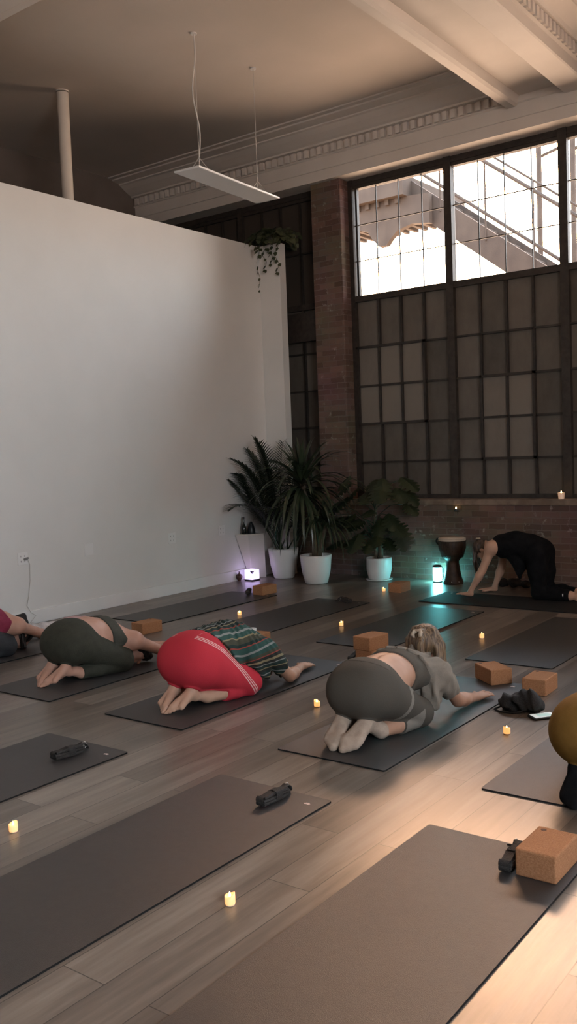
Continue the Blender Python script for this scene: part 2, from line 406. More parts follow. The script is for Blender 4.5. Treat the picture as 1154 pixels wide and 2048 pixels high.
ROWS = [.965, 1.385, 1.85, 2.315, 2.79, 3.36]
Z_TR, Z_TOP = 3.40, 4.70
rnd = random.Random(3)
def steel_window(n, x0, x1, sash=None, clear=True, post=.055, seed=0, full=False):
    rw = random.Random(seed)
    w = bpy.data.objects.new(f'window_{n}', None); COL.objects.link(w); w['kind'] = 'structure'; w.location = (x0, YW, .935)
    def P(name, me, mat):
        o = obj(name, me, mat, w); o.matrix_parent_inverse = Matrix.Translation((-x0, -YW, -.935)); return o
    y0, y1 = YW-.03, YW+.05
    fr = bmesh.new()
    box(fr, x0, x0+post, y0-.02, y1, .935, 4.81); box(fr, x1-post*.25, x1, y0-.02, y1, .935, 4.81)
    box(fr, x0, x1, y0-.01, y1, .935, .985); box(fr, x0, x1, y0, y1, 4.70, 4.812); box(fr, x0, x1, y0-.012, y0, 4.74, 4.765)
    box(fr, x0, x1, y0-.015, y1, 3.345, 3.415)
    P('frame', fr, 'dark_steel')
    a, b = x0+post, x1-post*.25
    xs = [a+(b-a)*i/4 for i in range(5)]
    mu = bmesh.new()
    def in_sash(i, j):
        return sash and sash[0] <= i < sash[1] and sash[2] <= j < sash[3]
    for i in range(1, 4):
        for j in range(5):
            if not (in_sash(i-1, j) or in_sash(i, j)):
                box(mu, xs[i]-.012, xs[i]+.012, y0+.005, y1-.01, ROWS[j], ROWS[j+1])
    for j in range(1, 5):
        for i in range(4):
            if not (in_sash(i, j-1) or in_sash(i, j)):
                box(mu, xs[i]-.012, xs[i+1]+.012, y0+.005, y1-.01, ROWS[j]-.011, ROWS[j]+.011)
    P('muntin_grid', mu, 'muntin_steel')
    rects = []
    for i in range(4):
        for j in range(5):
            if not in_sash(i, j):
                rects.append((xs[i]-.006, xs[i+1]+.006, ROWS[j]-.008, ROWS[j+1]+.008, .12+.35*rw.random()**1.3))
    if full: P('lower_pane', boxes((a-.006, b+.006, YW+.012, YW+.018, .98, 3.36)), 'clear_glass')
    else: P('dirty_panes', pane_mesh('dirty_panes', rects, YW+.012), 'dirty_pane')
    if sash:
        i0, i1, j0, j1 = sash[:4]; tilt = sash[4]
        sx0, sx1, sz0, sz1 = xs[i0]-.012, xs[i1]+.012, ROWS[j0]-.012, ROWS[j1]+.012
        sf = bmesh.new(); t = .03
        box(sf, sx0, sx1, -.035, .025, sz0, sz0+t); box(sf, sx0, sx1, -.035, .025, sz1-t, sz1)
        box(sf, sx0, sx0+t, -.035, .025, sz0, sz1); box(sf, sx1-t, sx1, -.035, .025, sz0, sz1)
        for i in range(i0+1, i1): box(sf, xs[i]-.013, xs[i]+.013, -.03, .02, sz0, sz1)
        for j in range(j0+1, j1): box(sf, sx0, sx1, -.03, .02, ROWS[j]-.013, ROWS[j]+.013)
        so = obj('vent_sash', sf, 'muntin_steel', w)
        pr = obj('sash_panes', pane_mesh('sash_panes', [(max(xs[i], sx0+t)-.008, min(xs[i+1], sx1-t)+.008, ROWS[j]+.004, ROWS[j+1]-.004, .58+.25*rw.random()) for i in range(i0, i1) for j in range(j0, j1)], -.004), 'dirty_pane', so)
        zc = sz1; piv = Vector(((sx0+sx1)/2, YW-.02, zc))
        M = Matrix.Translation(piv) @ Matrix.Rotation(tilt, 4, 'X') @ Matrix.Translation((-piv.x, 0, -zc))
        so.matrix_parent_inverse = Matrix.Translation((-x0, -YW, -.935))
        so.matrix_basis = M
    if clear:
        mt = bmesh.new()
        for i in range(1, 4): box(mt, xs[i]-.005, xs[i]+.005, YW, YW+.014, 3.41, 4.70)
        if n == 1: box(mt, a+.022, a+.05, YW-.02, YW+.03, 3.41, 4.70)
        for z in (3.84, 4.27): box(mt, a, b, YW, YW+.014, z-.005, z+.005)
        P('clear_muntins', mt, 'muntin_steel')
        P('clear_pane', boxes((a, b, YW+.02, YW+.026, 3.415, 4.70)), 'clear_glass')
    else:
        zs = [3.415, 4.06, 4.70]
        mt = bmesh.new()
        for i in range(1, 4): box(mt, xs[i]-.010, xs[i]+.010, y0+.005, y1-.01, 3.41, 4.70)
        box(mt, a, b, y0+.005, y1-.01, 4.05, 4.07)
        P('upper_muntins', mt, 'muntin_steel')
        P('upper_panes', pane_mesh('upper_panes', [(xs[i], xs[i+1], zs[j], zs[j+1], -.25+.15*rw.random()) for i in range(4) for j in range(2)], YW+.012), 'dirty_pane')
    return w
W = 1.333
x = PX1
steel_window(1, x, x+W-.03, sash=(0, 3, 2, 4, 0.), post=.06, seed=11)
steel_window(2, x+W-.03, x+2*W-.03, sash=(1, 3, 1, 3, 0.), post=.075, seed=5)
for k in range(2, 7):
    steel_window(k+1, x+k*W-.03, x+(k+1)*W-.03, post=.075, seed=20+k, full=k >= 5)
# the two dark bays left of the pillar, half hidden by the partition
steel_window(8, PX0-1.30, PX0, clear=False, post=.05, seed=31)
steel_window(9, PX0-2.62, PX0-1.30, clear=False, post=.09, seed=32)
struct('trim_7', boxes((XF, PX0, YW-.12, YW-.03, 2.94, 3.30)), 'dark_steel')
struct('wall_window_end', boxes((x+7*W-.03, XR, 9.5, YW+.3, .935, 4.81), (XF, PX0-2.62, 9.5, YW+.3, .935, 4.81)), 'old_brick')

_a, _b = RW
struct('window_10', boxes((XR+.2, XR+.27, _a, _a+.07, RZ0, RZ1), (XR+.2, XR+.27, _b-.07, _b, RZ0, RZ1), (XR+.2, XR+.27, _a, _b, RZ0, RZ0+.07), (XR+.2, XR+.27, _a, _b, RZ1-.07, RZ1), (XR+.2, XR+.27, (_a+_b)/2-.03, (_a+_b)/2+.03, RZ0, RZ1)), 'dark_steel')  # frame of the added, unseen window that holds the fill lamp

# ------------------------------------------------------------------ outside: elevated stair and canopy
st = empty('elevated_staircase', 'brown steel elevated staircase rising past the clear upper panes outside', 'staircase', (-6.2, 14, 0))
def SP(name, bm, mat='stair_steel', parent=None):
    o = obj(name, bm, mat, parent or st); o.matrix_parent_inverse = Matrix.Translation((6.2, -14, 0)) if parent is None else Matrix.Identity(4); return o
def slope_z(x): return 5.93 - .764*(x+7.41)      # top edge of the stringer
for yy in (13.6, 15.0):
    bm = prism(bmesh.new(), [(-7.45, slope_z(-7.45)), (-.2, slope_z(-.2)), (-.2, slope_z(-.2)-.50), (-7.45, slope_z(-7.45)-.50)], lambda u, v, s: (u, yy+.08*s, v))
    SP('stringer', bm)
bm = bmesh.new()
for k in range(34):
    xx = -7.4+.21*k; box(bm, xx, xx+.24, 13.68, 15.0, slope_z(xx)-.30, slope_z(xx)-.26)
SP('stair_treads', bm)
for h, r in ((1.02, .030), (1.17, .018), (.22, .028)):
    bm = bmesh.new(); tube(bm, [(-7.4, 13.6, slope_z(-7.4)+h), (-.2, 13.6, slope_z(-.2)+h)], r); SP('handrail', bm)
for k in range(9):
    xx = -6.9+.78*k; bm = bmesh.new(); tube(bm, [(xx, 13.6, slope_z(xx)-.2), (xx, 13.6, slope_z(xx)+1.17)], .016); SP('rail_post', bm)
bm = boxes((-10.2, -7.42, 13.3, 15.6, 5.66, 6.0)); SP('landing_slab', bm)
bm = bmesh.new()
for k in range(14): box(bm, -10.1+.19*k, -10.1+.19*k+.07, 13.4, 15.5, 5.57, 5.66)
SP('landing_ribs', bm)
bm = prism(bmesh.new(), [(-10.0, 5.66), (-7.42, 5.66), (-7.03, 5.64), (-7.03, 5.16), (-7.35, 5.20), (-7.62, 5.14), (-7.76, 5.02), (-7.84, 4.93), (-7.98, 4.93), (-8.10, 5.06), (-8.19, 5.2), (-8.6, 5.36), (-9.2, 5.40), (-9.5, 5.1), (-9.6, 4.6), (-10.0, 4.5)], lambda u, v, s: (u, 13.45+.12*s, v)); SP('curved_bracket', bm)
bm = bmesh.new(); box(bm, -9.95, -9.65, 13.4, 13.7, 0, 5.66); SP('column', bm)
ls = [empty('street_pole', t, 'pole', (px_, 17.0, 0)) for px_, t in ((-6.55, 'thin grey pole outside behind the stair rail, nearer the first window post'), (-5.9, 'thin grey pole outside just left of the right window post'))]
for o_ in ls:
    bm = bmesh.new(); tube(bm, [(0, 0, 0), (0, 0, 7.4)], .055, 8); obj('shaft', bm, 'stair_steel', o_)
    bm = bmesh.new(); tube(bm, [(0, 0, 6.9), (.5, .2, 7.1)], .03, 6); obj('arm', bm, 'stair_steel', o_)

# ------------------------------------------------------------------ fixtures
# vertical pipe above the partition
pp = empty('ceiling_pipe', 'white round pipe standing above the partition up to the ceiling', 'pipe', (-7.62, 6.5, 0))
bm = bmesh.new(); lathe(bm, [(.06, 0), (.06, ZC-.02)], 24, (0, 0, 0)); obj('shaft', bm, 'pipe_paint', pp, True)
bm = bmesh.new(); lathe(bm, [(.06, ZC-.012), (.068, ZC-.010), (.068, ZC)], 24); obj('collar', bm, 'pipe_paint', pp, True)

# hanging LED panel, switched off
lp = empty('ceiling_light', 'flat white rectangular light panel, unlit, hung on wires from the ceiling', 'light', (-5.77, 6.94, 4.15), math.radians(4.5))
obj('housing', boxes((-.145, .145, -.67, .67, -.010, .006), bev=.003), 'panel_edge', lp)
obj('diffuser', boxes((-.137, .137, -.66, .66, -.0125, -.0095)), 'panel_white', lp)
for y, wavy in ((-.5, True), (.46, False)):
    sw = bmesh.new()
    top = Vector((.02, y, .14))
    for cx in (-.125, .125): tube(sw, [(cx, y+.06*0, .004), top], .0035, 6)
    tube(sw, [top, (.02, y, ZC-4.15)], .0028, 6)
    tube(sw, [(.02, y, .005), top], .003, 6)
    s = obj('suspension_wire', sw, 'wire_grey', lp)
    if wavy:
        cb = bmesh.new(); P = []
        for i in range(15):
            t = i/14; P.append((.02+.022*math.sin(t*9)*math.sin(PI*t), y+.03*math.sin(t*6+1)*math.sin(PI*t), .1+t*(ZC-4.25)))
        tube(cb, P, .006, 8); obj('power_cord', cb, 'cable_white', lp, True)
    bm = bmesh.new(); lathe(bm, [(.03, ZC-4.15-.012), (.03, ZC-4.15)], 16, (.02, y, 0), close_bot=True); obj('ceiling_cup', bm, 'panel_white', lp)

# wall plates
def plate(y, z, label, kind):
    o = empty('wall_outlet' if kind != 'blank' else 'wall_plate', label, 'outlet' if kind != 'blank' else 'wall plate', (XL, y, z))
    w = .058
    obj('cover', boxes((0, .006, -w, w, -w*1.02, w*1.02), bev=.003), 'outlet_white', o)
    if kind != 'blank':
        for dz in (-.024, .024):
            for dy in (-.022, .022):
                obj('socket_slot', boxes((.0055, .0068, dy-.003, dy+.003, dz-.008, dz+.008)), 'outlet_slot', o)
    return o
plate(5.335, .637, 'white wall outlet with a grey plug and hanging wire', 'outlet')
plate(6.145, .637, 'blank square white wall plate between two outlets', 'blank')
plate(7.355, .632, 'white four-slot outlet on the wall right of the blank plate', 'outlet')
plate(8.205, .640, 'dim outlet on the wall closest to the tapered pedestal', 'outlet')
pc = empty('power_cord', 'thin grey wire plugged into the left outlet, trailing down to the floor', 'cord', (XL, 5.33, 0))
bm = bmesh.new(); tube(bm, [(.008, .02, .63), (.03, .03, .635), (.042, .045, .645)], [.012, .014, .009], 10); obj('plug', bm, 'outlet_slot', pc, True)
bm = bmesh.new()
tube(bm, [(.03, .04, .63), (.034, .06, .58), (.03, .055, .42), (.03, .03, .28), (.035, -.0, .19), (.05, .03, .12), (.07, .07, .09), (.07, .0, .03), (.06, -.03, .006), (.05, .10, .004)], .0028, 6)
obj('wire', bm, 'wire_grey', pc, True)

# ------------------------------------------------------------------ yoga mats
MW, ML, MT = .65, 1.80, .0075
def mat_mesh():
    bm = bmesh.new(); box(bm, -MW/2, MW/2, 0, ML, 0, MT)
    es = [e for e in bm.edges if abs(e.verts[0].co.z-e.verts[1].co.z) > .003]
    bmesh.ops.bevel(bm, geom=es, offset=.012, segments=4, affect='EDGES', profile=.5)
    return bm
def mark_mesh():
    bm = bmesh.new()
    for k in range(-2, 3):                                   # five petals in a fan
        a = PI/2 + k*.52
        c, s = math.cos(a), math.sin(a)
        P = [(0, 0), (.008, .009), (.019, 0), (.008, -.009)]
        vs = [bm.verts.new((c*u-s*v, (s*u+c*v)*.9-.006, 0)) for u, v in P]
        f = bm.faces.new(vs)
    r = bmesh.ops.extrude_face_region(bm, geom=list(bm.faces))
    bmesh.ops.translate(bm, vec=(0, 0, .0006), verts=[v for v in r['geom'] if isinstance(v, bmesh.types.BMVert)])
    bmesh.ops.recalc_face_normals(bm, faces=bm.faces)
    return bm
proto = None
YR = (1.42, 3.66, 5.935)
mats = [
 (-3.86, YR[0], 'dark grey yoga mat at the left edge, a short rolled strap near its far end'),
 (-2.565, YR[0], 'long empty dark mat across the lower left, a rolled strap near its far corner'),
 (-1.435, YR[0], 'empty mat in the bottom foreground, cork block at its far right corner'),
 (-6.32, YR[1], 'mat under the person cut off at the left edge'),
 (-5.06, YR[1], 'mat under the person in olive leggings and crop top'),
 (-3.88, YR[1]-.01, 'mat under the person in red track pants'),
 (-2.56, YR[1], 'mat under the person with light hair and grey leggings'),
 (-1.425, YR[1]+.03, 'mat under the person in mustard leggings at the right edge'),
 (-6.33, YR[2], 'empty mat along the white wall, a cork block on its far end'),
 (-5.15, YR[2], 'empty mat second from the wall in the back row, small strap on its far end'),
 (-3.91, YR[2], 'empty mat in the back row in front of the drum, catching a teal glint'),
 (-2.59, YR[2], 'empty bluish mat in the back row at the right, nearest the teacher'),
]
for x, y, lab in mats:
    if proto is None:
        proto = empty('yoga_mat', lab, 'mat', (x, y, 0), 0, 'yoga mats laid in rows')
        me = mat_mesh(); o = obj('sheet', me, 'mat_rubber', proto)
        o.data.materials.append(MATS['mat_edge'])
        for p_ in o.data.polygons:
            if abs(p_.normal.z) < .5: p_.material_index = 1
        obj('logo_mark', mark_mesh(), 'mat_mark', proto, loc=(MW/2-.075, ML-.085, MT))
    else:
        dup(proto, (x, y, 0), 0, lab)
tm = dup(proto, (-2.62, 8.315, 0), PI/2, 'black mat along the brick wall under the person on hands and knees in black')

mottled('mat_black', (.010, .010, .010), (.015, .015, .015), .7, 30, .25, 420, .3)
for c in tm.children:
    if c.name.startswith('sheet'):
        c.data = c.data.copy(); c.data.materials[0] = MATS['mat_black']

# ------------------------------------------------------------------ cork blocks
def block_mesh(sx=.15, sy=.23, sz=.10):
    bm = bmesh.new(); box(bm, -sx/2, sx/2, -sy/2, sy/2, 0, sz, bev=.006, seg=2); return bm
blk = None
BL = [
 ((-1.215, 3.10, MT), 0, 'large near cork block on the corner of the foreground mat'),
 ((-2.48, 5.46, MT), math.radians(52), 'cork block turned cornerwise on the far end of the grey leggings person\'s mat'),
 ((-2.135, 5.385, 0), math.radians(2), 'cork block on bare floor beside the dark crumpled bag'),
 ((-3.475, 5.585, 0), math.radians(-3), 'lower cork block of the two stacked beside the red pants mat'),
 ((-3.485, 5.58, .10), math.radians(-6), 'upper cork block of the two stacked beside the red pants mat'),
 ((-4.60, 5.62, 0), math.radians(10), 'cork block nearly hidden behind the striped shirt'),
 ((-5.845, 5.62, 0), math.radians(-4), 'cork block by the wall-side mat, behind the arm of the person in olive'),
 ((-6.18, 7.74, MT), math.radians(-5), 'cork block on the far end of the mat along the white wall'),
 ((-4.925, 8.50, 0), math.radians(2), 'cork block on the floor between the monstera pot and the glowing lantern'),
]
for loc, rz, lab in BL:
    if blk is None:
        blk = empty('yoga_block', lab, 'block', loc, rz, 'cork yoga blocks')
        obj('body', block_mesh(), 'cork', blk)
        bm = bmesh.new(); lathe(bm, [(.0001, 0), (.0105, 0), (.0105, .0008), (.0001, .0008)], 20); obj('stamp', bm, 'cork_mark', blk, loc=(-.045, .085, .0997))
    else:
        dup(blk, loc, rz, lab)

# ------------------------------------------------------------------ rolled straps
def strap_bundle():
    """a long webbing belt folded into a flat bundle: lengthwise loops, tail and two rings"""
    body = bmesh.new()
    for k, (h, w, l0, l1) in enumerate(((.012, .019, -.085, .075), (.026, .0195, -.09, .082), (.040, .018, -.082, .07))):
        pts = []
        n = 12
        for i in range(n+1):
            t = i/n; pts.append((.0035*math.sin(t*5+k), l0+(l1-l0)*t, h+.002*math.sin(t*7+k*2)))
        rings = []
        for p in pts:
            e = [(-w, -.007), (w, -.007), (w+.003, 0), (w, .007), (-w, .007), (-w-.003, 0)]
            rings.append([body.verts.new((p[0]+a, p[1], p[2]+b)) for a, b in e])
        for A, B in zip(rings, rings[1:]):
            for i in range(6): body.faces.new((A[i], A[(i+1) % 6], B[(i+1) % 6], B[i]))
        body.faces.new(list(reversed(rings[0]))); body.faces.new(rings[-1])
    # rounded near end where the belt turns back
    for z in (.019, .033):
        r = []
        for i in range(9):
            a = -PI/2 + PI*i/8
            r.append([body.verts.new((sx*.02, -.085-.014*math.cos(a), z+.014*math.sin(a))) for sx in (-1, 1)])
        for A, B in zip(r, r[1:]): body.faces.new((A[0], A[1], B[1], B[0]))
    bmesh.ops.recalc_face_normals(body, faces=body.faces)
    wrap = bmesh.new()
    R = []
    for i in range(25):
        a = 2*PI*i/24
        R.append([wrap.verts.new((.0255*math.copysign(abs(math.cos(a))**.5, math.cos(a)), yy, .0265+.0262*math.copysign(abs(math.sin(a))**.5, math.sin(a)))) for yy in (-.012, .026)])
    for A, B in zip(R, R[1:]): wrap.faces.new((A[0], A[1], B[1], B[0]))
    tail = bmesh.new()
    P = [(-.004, .06, .045), (-.008, .088, .050), (-.012, .105, .040), (-.018, .118, .022), (-.03, .128, .010), (-.05, .13, .006)]
    A = None
    for i, p in enumerate(P):
        B = [tail.verts.new((p[0]-.017, p[1], p[2])), tail.verts.new((p[0]+.017, p[1], p[2])), tail.verts.new((p[0]+.017, p[1]-.002, p[2]-.004)), tail.verts.new((p[0]-.017, p[1]-.002, p[2]-.004))]
        if A:
            for k in range(4): tail.faces.new((A[k], A[(k+1) % 4], B[(k+1) % 4], B[k]))
        A = B
    tail.faces.new(A)
    ring = bmesh.new()
    tube(ring, [(-.022+.0, .10+.016*math.cos(a), .03+.018*math.sin(a)) for a in [2*PI*i/16 for i in range(17)]], .0022, 6, False)
    return body, wrap, tail, ring
sp = None
for loc, rz, lab in [
    ((-2.455, 3.085, MT), math.radians(-6), 'dark rolled strap on the long empty mat at lower left'),
    ((-3.755, 3.01, MT), math.radians(-10), 'dark rolled strap on the mat at the left edge'),
    ((-1.335, 3.07, MT), math.radians(4), 'dark rolled strap tucked against the large near cork block'),
    ((-3.60, 5.53, MT), math.radians(14), 'dark strap leaning at the foot of the two stacked cork blocks'),
    ((-5.04, 7.62, MT), math.radians(60), 'small dark strap on the far end of the second back-row mat'),
    ((-6.36, 7.68, MT), math.radians(30), 'dark strap half hidden beside the cork block on the wall-side mat')]:
    if sp is None:
        sp = empty('yoga_strap', lab, 'strap', loc, rz, 'rolled yoga straps')
        for nm, bm, mt in zip(('folded_belt', 'wrap', 'tail', 'buckle_ring'), strap_bundle(), ('strap_webbing', 'strap_webbing', 'strap_webbing', 'ring_metal')):
            obj(nm, bm, mt, sp, nm != 'folded_belt')
    else:
        dup(sp, loc, rz, lab)

# ------------------------------------------------------------------ flameless candles
def candle_parts():
    wax = bmesh.new(); seg = 28; R = .0185
    def top(a): return .036 + .006*math.cos(a-.6) + .0022*math.sin(2*a+1)
    rings = [[wax.verts.new((R*f*math.cos(2*PI*i/seg), R*f*math.sin(2*PI*i/seg), z)) for i in range(seg)] for f, z in ((.94, .004), (1, .008), (1., .022))]
    rings.append([wax.verts.new((R*math.cos(2*PI*i/seg), R*math.sin(2*PI*i/seg), top(2*PI*i/seg))) for i in range(seg)])
    rings.append([wax.verts.new((R*.82*math.cos(2*PI*i/seg), R*.82*math.sin(2*PI*i/seg), top(2*PI*i/seg)-.001)) for i in range(seg)])
    rings.append([wax.verts.new((R*.7*math.cos(2*PI*i/seg), R*.7*math.sin(2*PI*i/seg), .029)) for i in range(seg)])
    for A, B in zip(rings, rings[1:]):
        for i in range(seg): wax.faces.new((A[i], A[(i+1) % seg], B[(i+1) % seg], B[i]))
    wax.faces.new(rings[-1])
    base = bmesh.new(); lathe(base, [(.0170, 0), (.0176, .002), (.0174, .0045)], 28, close_bot=True, close_top=True)
    fl = bmesh.new(); lathe(fl, [(.0008, .028), (.0040, .031), (.0046, .035), (.0034, .040), (.0006, .047)], 12, close_bot=True, close_top=True)
    return wax, base, fl
cd = None
CN = [
 ((-2.03, 2.28), 0, 'glowing candle on the floor in front of all the others, between two empty mats'),
 ((-3.21, 2.26), 1, 'glowing candle at the left edge between two empty mats'),
 ((-3.16, 4.42), 2, 'glowing candle on the floor left of the person in grey leggings'),
 ((-1.97, 4.49), 3, 'glowing candle on the floor below the lit phone'),
 ((-3.12, 6.67), 4, 'glowing candle in the gap left of the bluish back-row mat'),
 ((-4.43, 6.61), 5, 'glowing candle between the two middle mats of the back row'),
 ((-5.61, 6.62), 6, 'glowing candle above the striped shirt, beside the wall-side mat'),
 ((-5.08, 8.43), 7, 'glowing candle beside the cork block near the monstera pot'),
]
for (x, y), rz, lab in CN:
    if cd is None:
        cd = empty('flameless_candle', lab, 'candle', (x, y, 0), rz, 'tealight candles on the floor')
        for nm, bm, mt in zip(('wax_body', 'base', 'flame'), candle_parts(), ('candle_wax', 'candle_base', 'candle_flame')):
            obj(nm, bm, mt, cd, True)
    else:
        dup(cd, (x, y, 0), rz*1.3, lab)
# two candles by the window sill
vc = empty('votive_candle', 'burning candle in a clear white glass on the window sill', 'candle', (-3.47, 9.455, .935))
glow('votive_wax', (1., .55, .28), .22, (.75, .66, .6)); glow('votive_flame', (1., .62, .25), 14.)
bm = bmesh.new(); lathe(bm, [(.026, 0), (.030, .004), (.036, .062), (.036, .070), (.033, .070), (.031, .052), (.0005, .050)], 28, close_bot=True); obj('glass_cup', bm, 'votive_wax', vc, True)
bm = bmesh.new(); lathe(bm, [(.001, .050), (.008, .058), (.009, .066), (.006, .078), (.0008, .092)], 12, close_bot=True); obj('flame', bm, 'votive_flame', vc, True)
vc2 = empty('tealight_holder', 'tiny dark tealight burning against the brick just under the sill', 'candle', (-4.655, 9.36, .80))
bm = bmesh.new(); box(bm, -.02, .02, .0, .045, .0, .006); tube(bm, [(0, .04, .003), (0, .04, -.04)], .004, 6); obj('bracket', bm, 'dark_steel', vc2)
bm = bmesh.new(); lathe(bm, [(.018, .006), (.022, .01), (.022, .034), (.019, .034), (.018, .026), (.0005, .026)], 20, close_bot=True); obj('cup', bm, 'lantern_cap', vc2, True)
bm = bmesh.new(); lathe(bm, [(.001, .026), (.007, .034), (.008, .042), (.001, .060)], 12, close_bot=True); obj('flame', bm, 'votive_flame', vc2, True)

# ------------------------------------------------------------------ lamps, drum, pedestal in the corner
ln = empty('lantern', 'bright teal glowing lantern with a dark cap on the floor left of the drum', 'lamp', (-4.855, 9.25, 0))
bm = bmesh.new(); lathe(bm, [(.045, .012), (.049, .02), (.050, .10), (.049, .165), (.044, .172)], 28, close_bot=True, close_top=True); obj('glass', bm, 'lantern_glow', ln, True)
bm = bmesh.new(); lathe(bm, [(.050, 0), (.052, .004), (.052, .012), (.046, .014)], 28, close_bot=True, close_top=True); obj('base', bm, 'lantern_cap', ln, True)
bm = bmesh.new(); lathe(bm, [(.047, .172), (.050, .176), (.050, .190), (.036, .198), (.014, .202)], 28, close_bot=True, close_top=True); obj('cap', bm, 'lantern_cap', ln, True)
bm = bmesh.new(); tube(bm, [(.050, 0, .185), (.074, .005, .16), (.078, .005, .10), (.066, 0, .05), (.052, 0, .03)], .004, 8); obj('handle', bm, 'lantern_cap', ln, True)

dr = empty('djembe_drum', 'dark wooden goblet drum with a pale skin head against the brick wall', 'drum', (-4.645, 9.22, 0))
bm = bmesh.new(); lathe(bm, [(.112, 0), (.116, .01), (.102, .06), (.085, .14), (.074, .22), (.072, .255), (.082, .275), (.110, .30), (.135, .345), (.147, .41), (.148, .47), (.145, .515), (.138, .518)], 40, close_bot=True); obj('body', bm, 'drum_wood', dr, True)
bm = bmesh.new(); lathe(bm, [(.152, .488), (.153, .50), (.148, .512), (.14, .524), (.0005, .526)], 40); obj('skin_head', bm, 'drum_skin', dr, True)
for z, r in ((.482, .153), (.512, .149)):
    bm = bmesh.new(); tube(bm, [(r*math.cos(2*PI*i/36), r*math.sin(2*PI*i/36), z) for i in range(37)], .006, 8, False); obj('hoop', bm, 'drum_rope' if z < .5 else 'drum_skin', dr, True)
bm = bmesh.new()
for k in range(28):
    a = 2*PI*k/28; b = a+2*PI/56
    tube(bm, [(.154*math.cos(a), .154*math.sin(a), .482), (.150*math.cos(a), .150*math.sin(a), .41), (.116*math.cos(b), .116*math.sin(b), .298)], .0028, 5)
obj('ropes', bm, 'drum_rope', dr, True)
bm = bmesh.new(); tube(bm, [(-.145, -.02, .49), (-.175, -.025, .505), (-.185, -.03, .48), (-.17, -.03, .45), (-.150, -.025, .44)], .010, 8); obj('rope_loop', bm, 'black_cloth', dr, True)
for a in (-2.2, -1.25, -.5):
    bm = bmesh.new(); r = bmesh.ops.create_uvsphere(bm, u_segments=8, v_segments=6, radius=.006); bmesh.ops.translate(bm, vec=(.110*math.cos(a), .110*math.sin(a), .03), verts=r['verts'])
    obj('stud', bm, 'ring_metal', dr, True)

pd = empty('pedestal_table', 'small white angular pedestal leaning narrow at the foot, in the wall corner', 'table', (-7.0, 8.6, 0))
bm = bmesh.new()
top = [(-.165, -.16), (-.01, -.10), (.075, .10), (-.08, .12)]
bot = [(-.165, .08), (-.13, .09), (-.04, .26), (-.09, .28)]
def quad(P, z): return [bm.verts.new((a, b, z)) for a, b in P]
A, B = quad(bot, .0), quad(top, .555)
bm.faces.new(list(reversed(A))); bm.faces.new(B)
for i in range(4): bm.faces.new((A[i], A[(i+1) % 4], B[(i+1) % 4], B[i]))
bmesh.ops.recalc_face_normals(bm, faces=bm.faces); bmesh.ops.bevel(bm, geom=list(bm.edges), offset=.003, segments=1, affect='EDGES', profile=.5); obj('leg', bm, 'pedestal_white', pd)
bm = bmesh.new(); prism(bm, top, lambda u, v, s: (u*1.02, v*1.02, .555+.014*s)); obj('tabletop', bm, 'pedestal_white', pd)
zt = .570
bo = empty('glass_bottle', 'tall dark narrow bottle on the white pedestal', 'bottle', (-7.09, 8.52, zt))
bm = bmesh.new(); lathe(bm, [(.026, 0), (.030, .006), (.030, .075), (.022, .10), (.011, .125), (.010, .19)], 24, close_bot=True); obj('body', bm, 'bottle_glass', bo, True)
bm = bmesh.new(); lathe(bm, [(.012, .186), (.0125, .206), (.010, .208)], 16, close_top=True); obj('cap', bm, 'black_plastic', bo, True)
co = empty('pointed_vase', 'black pointed cone-shaped ornament on the white pedestal', 'ornament', (-7.04, 8.60, zt))
bm = bmesh.new(); lathe(bm, [(.046, 0), (.050, .008), (.047, .05), (.034, .10), (.016, .135), (.004, .148)], 28, close_bot=True, close_top=True); obj('body', bm, 'black_plastic', co, True)
bm = bmesh.new(); lathe(bm, [(.047, .0), (.053, .003), (.051, .007)], 28); obj('foot_ring', bm, 'black_plastic', co, True)
pl = empty('purple_lamp', 'low glowing purple-white box lamp on a dark base in front of the pedestal', 'lamp', (-7.005, 8.535, 0), math.radians(-4))
bm = bmesh.new(); box(bm, -.065, .065, -.065, .065, .020, .135, bev=.008, seg=3); obj('shade', bm, 'purple_glow', pl, True)
bm = bmesh.new(); box(bm, -.068, .068, -.068, .068, 0, .019, bev=.006); obj('base', bm, 'black_plastic', pl)
bm = prism(bmesh.new(), [(.024, .128), (.0645, .128), (.0645, .090)], lambda u, v, s: (u, -.0652-.002*s, v)); prism(bm, [(-.0645, .128), (-.024, .128), (-.0645, .090)], lambda u, v, s: (.0652+.002*s, u, v)); obj('notch', bm, 'black_plastic', pl)
on = empty('round_ornament', 'small dark brown gourd-shaped ornament left of the purple lamp', 'ornament', (-7.13, 8.44, 0))
bm = bmesh.new(); lathe(bm, [(.018, 0), (.022, .004), (.02, .012), (.036, .03), (.042, .052), (.036, .074), (.018, .088), (.008, .094)], 28, close_bot=True, close_top=True); obj('body', bm, 'ornament_brown', on, True)
bm = bmesh.new(); tube(bm, [(0, 0, .092), (.003, 0, .104), (.0, 0, .116)], [.008, .006, .008], 10); obj('stem', bm, 'ornament_brown', on, True)

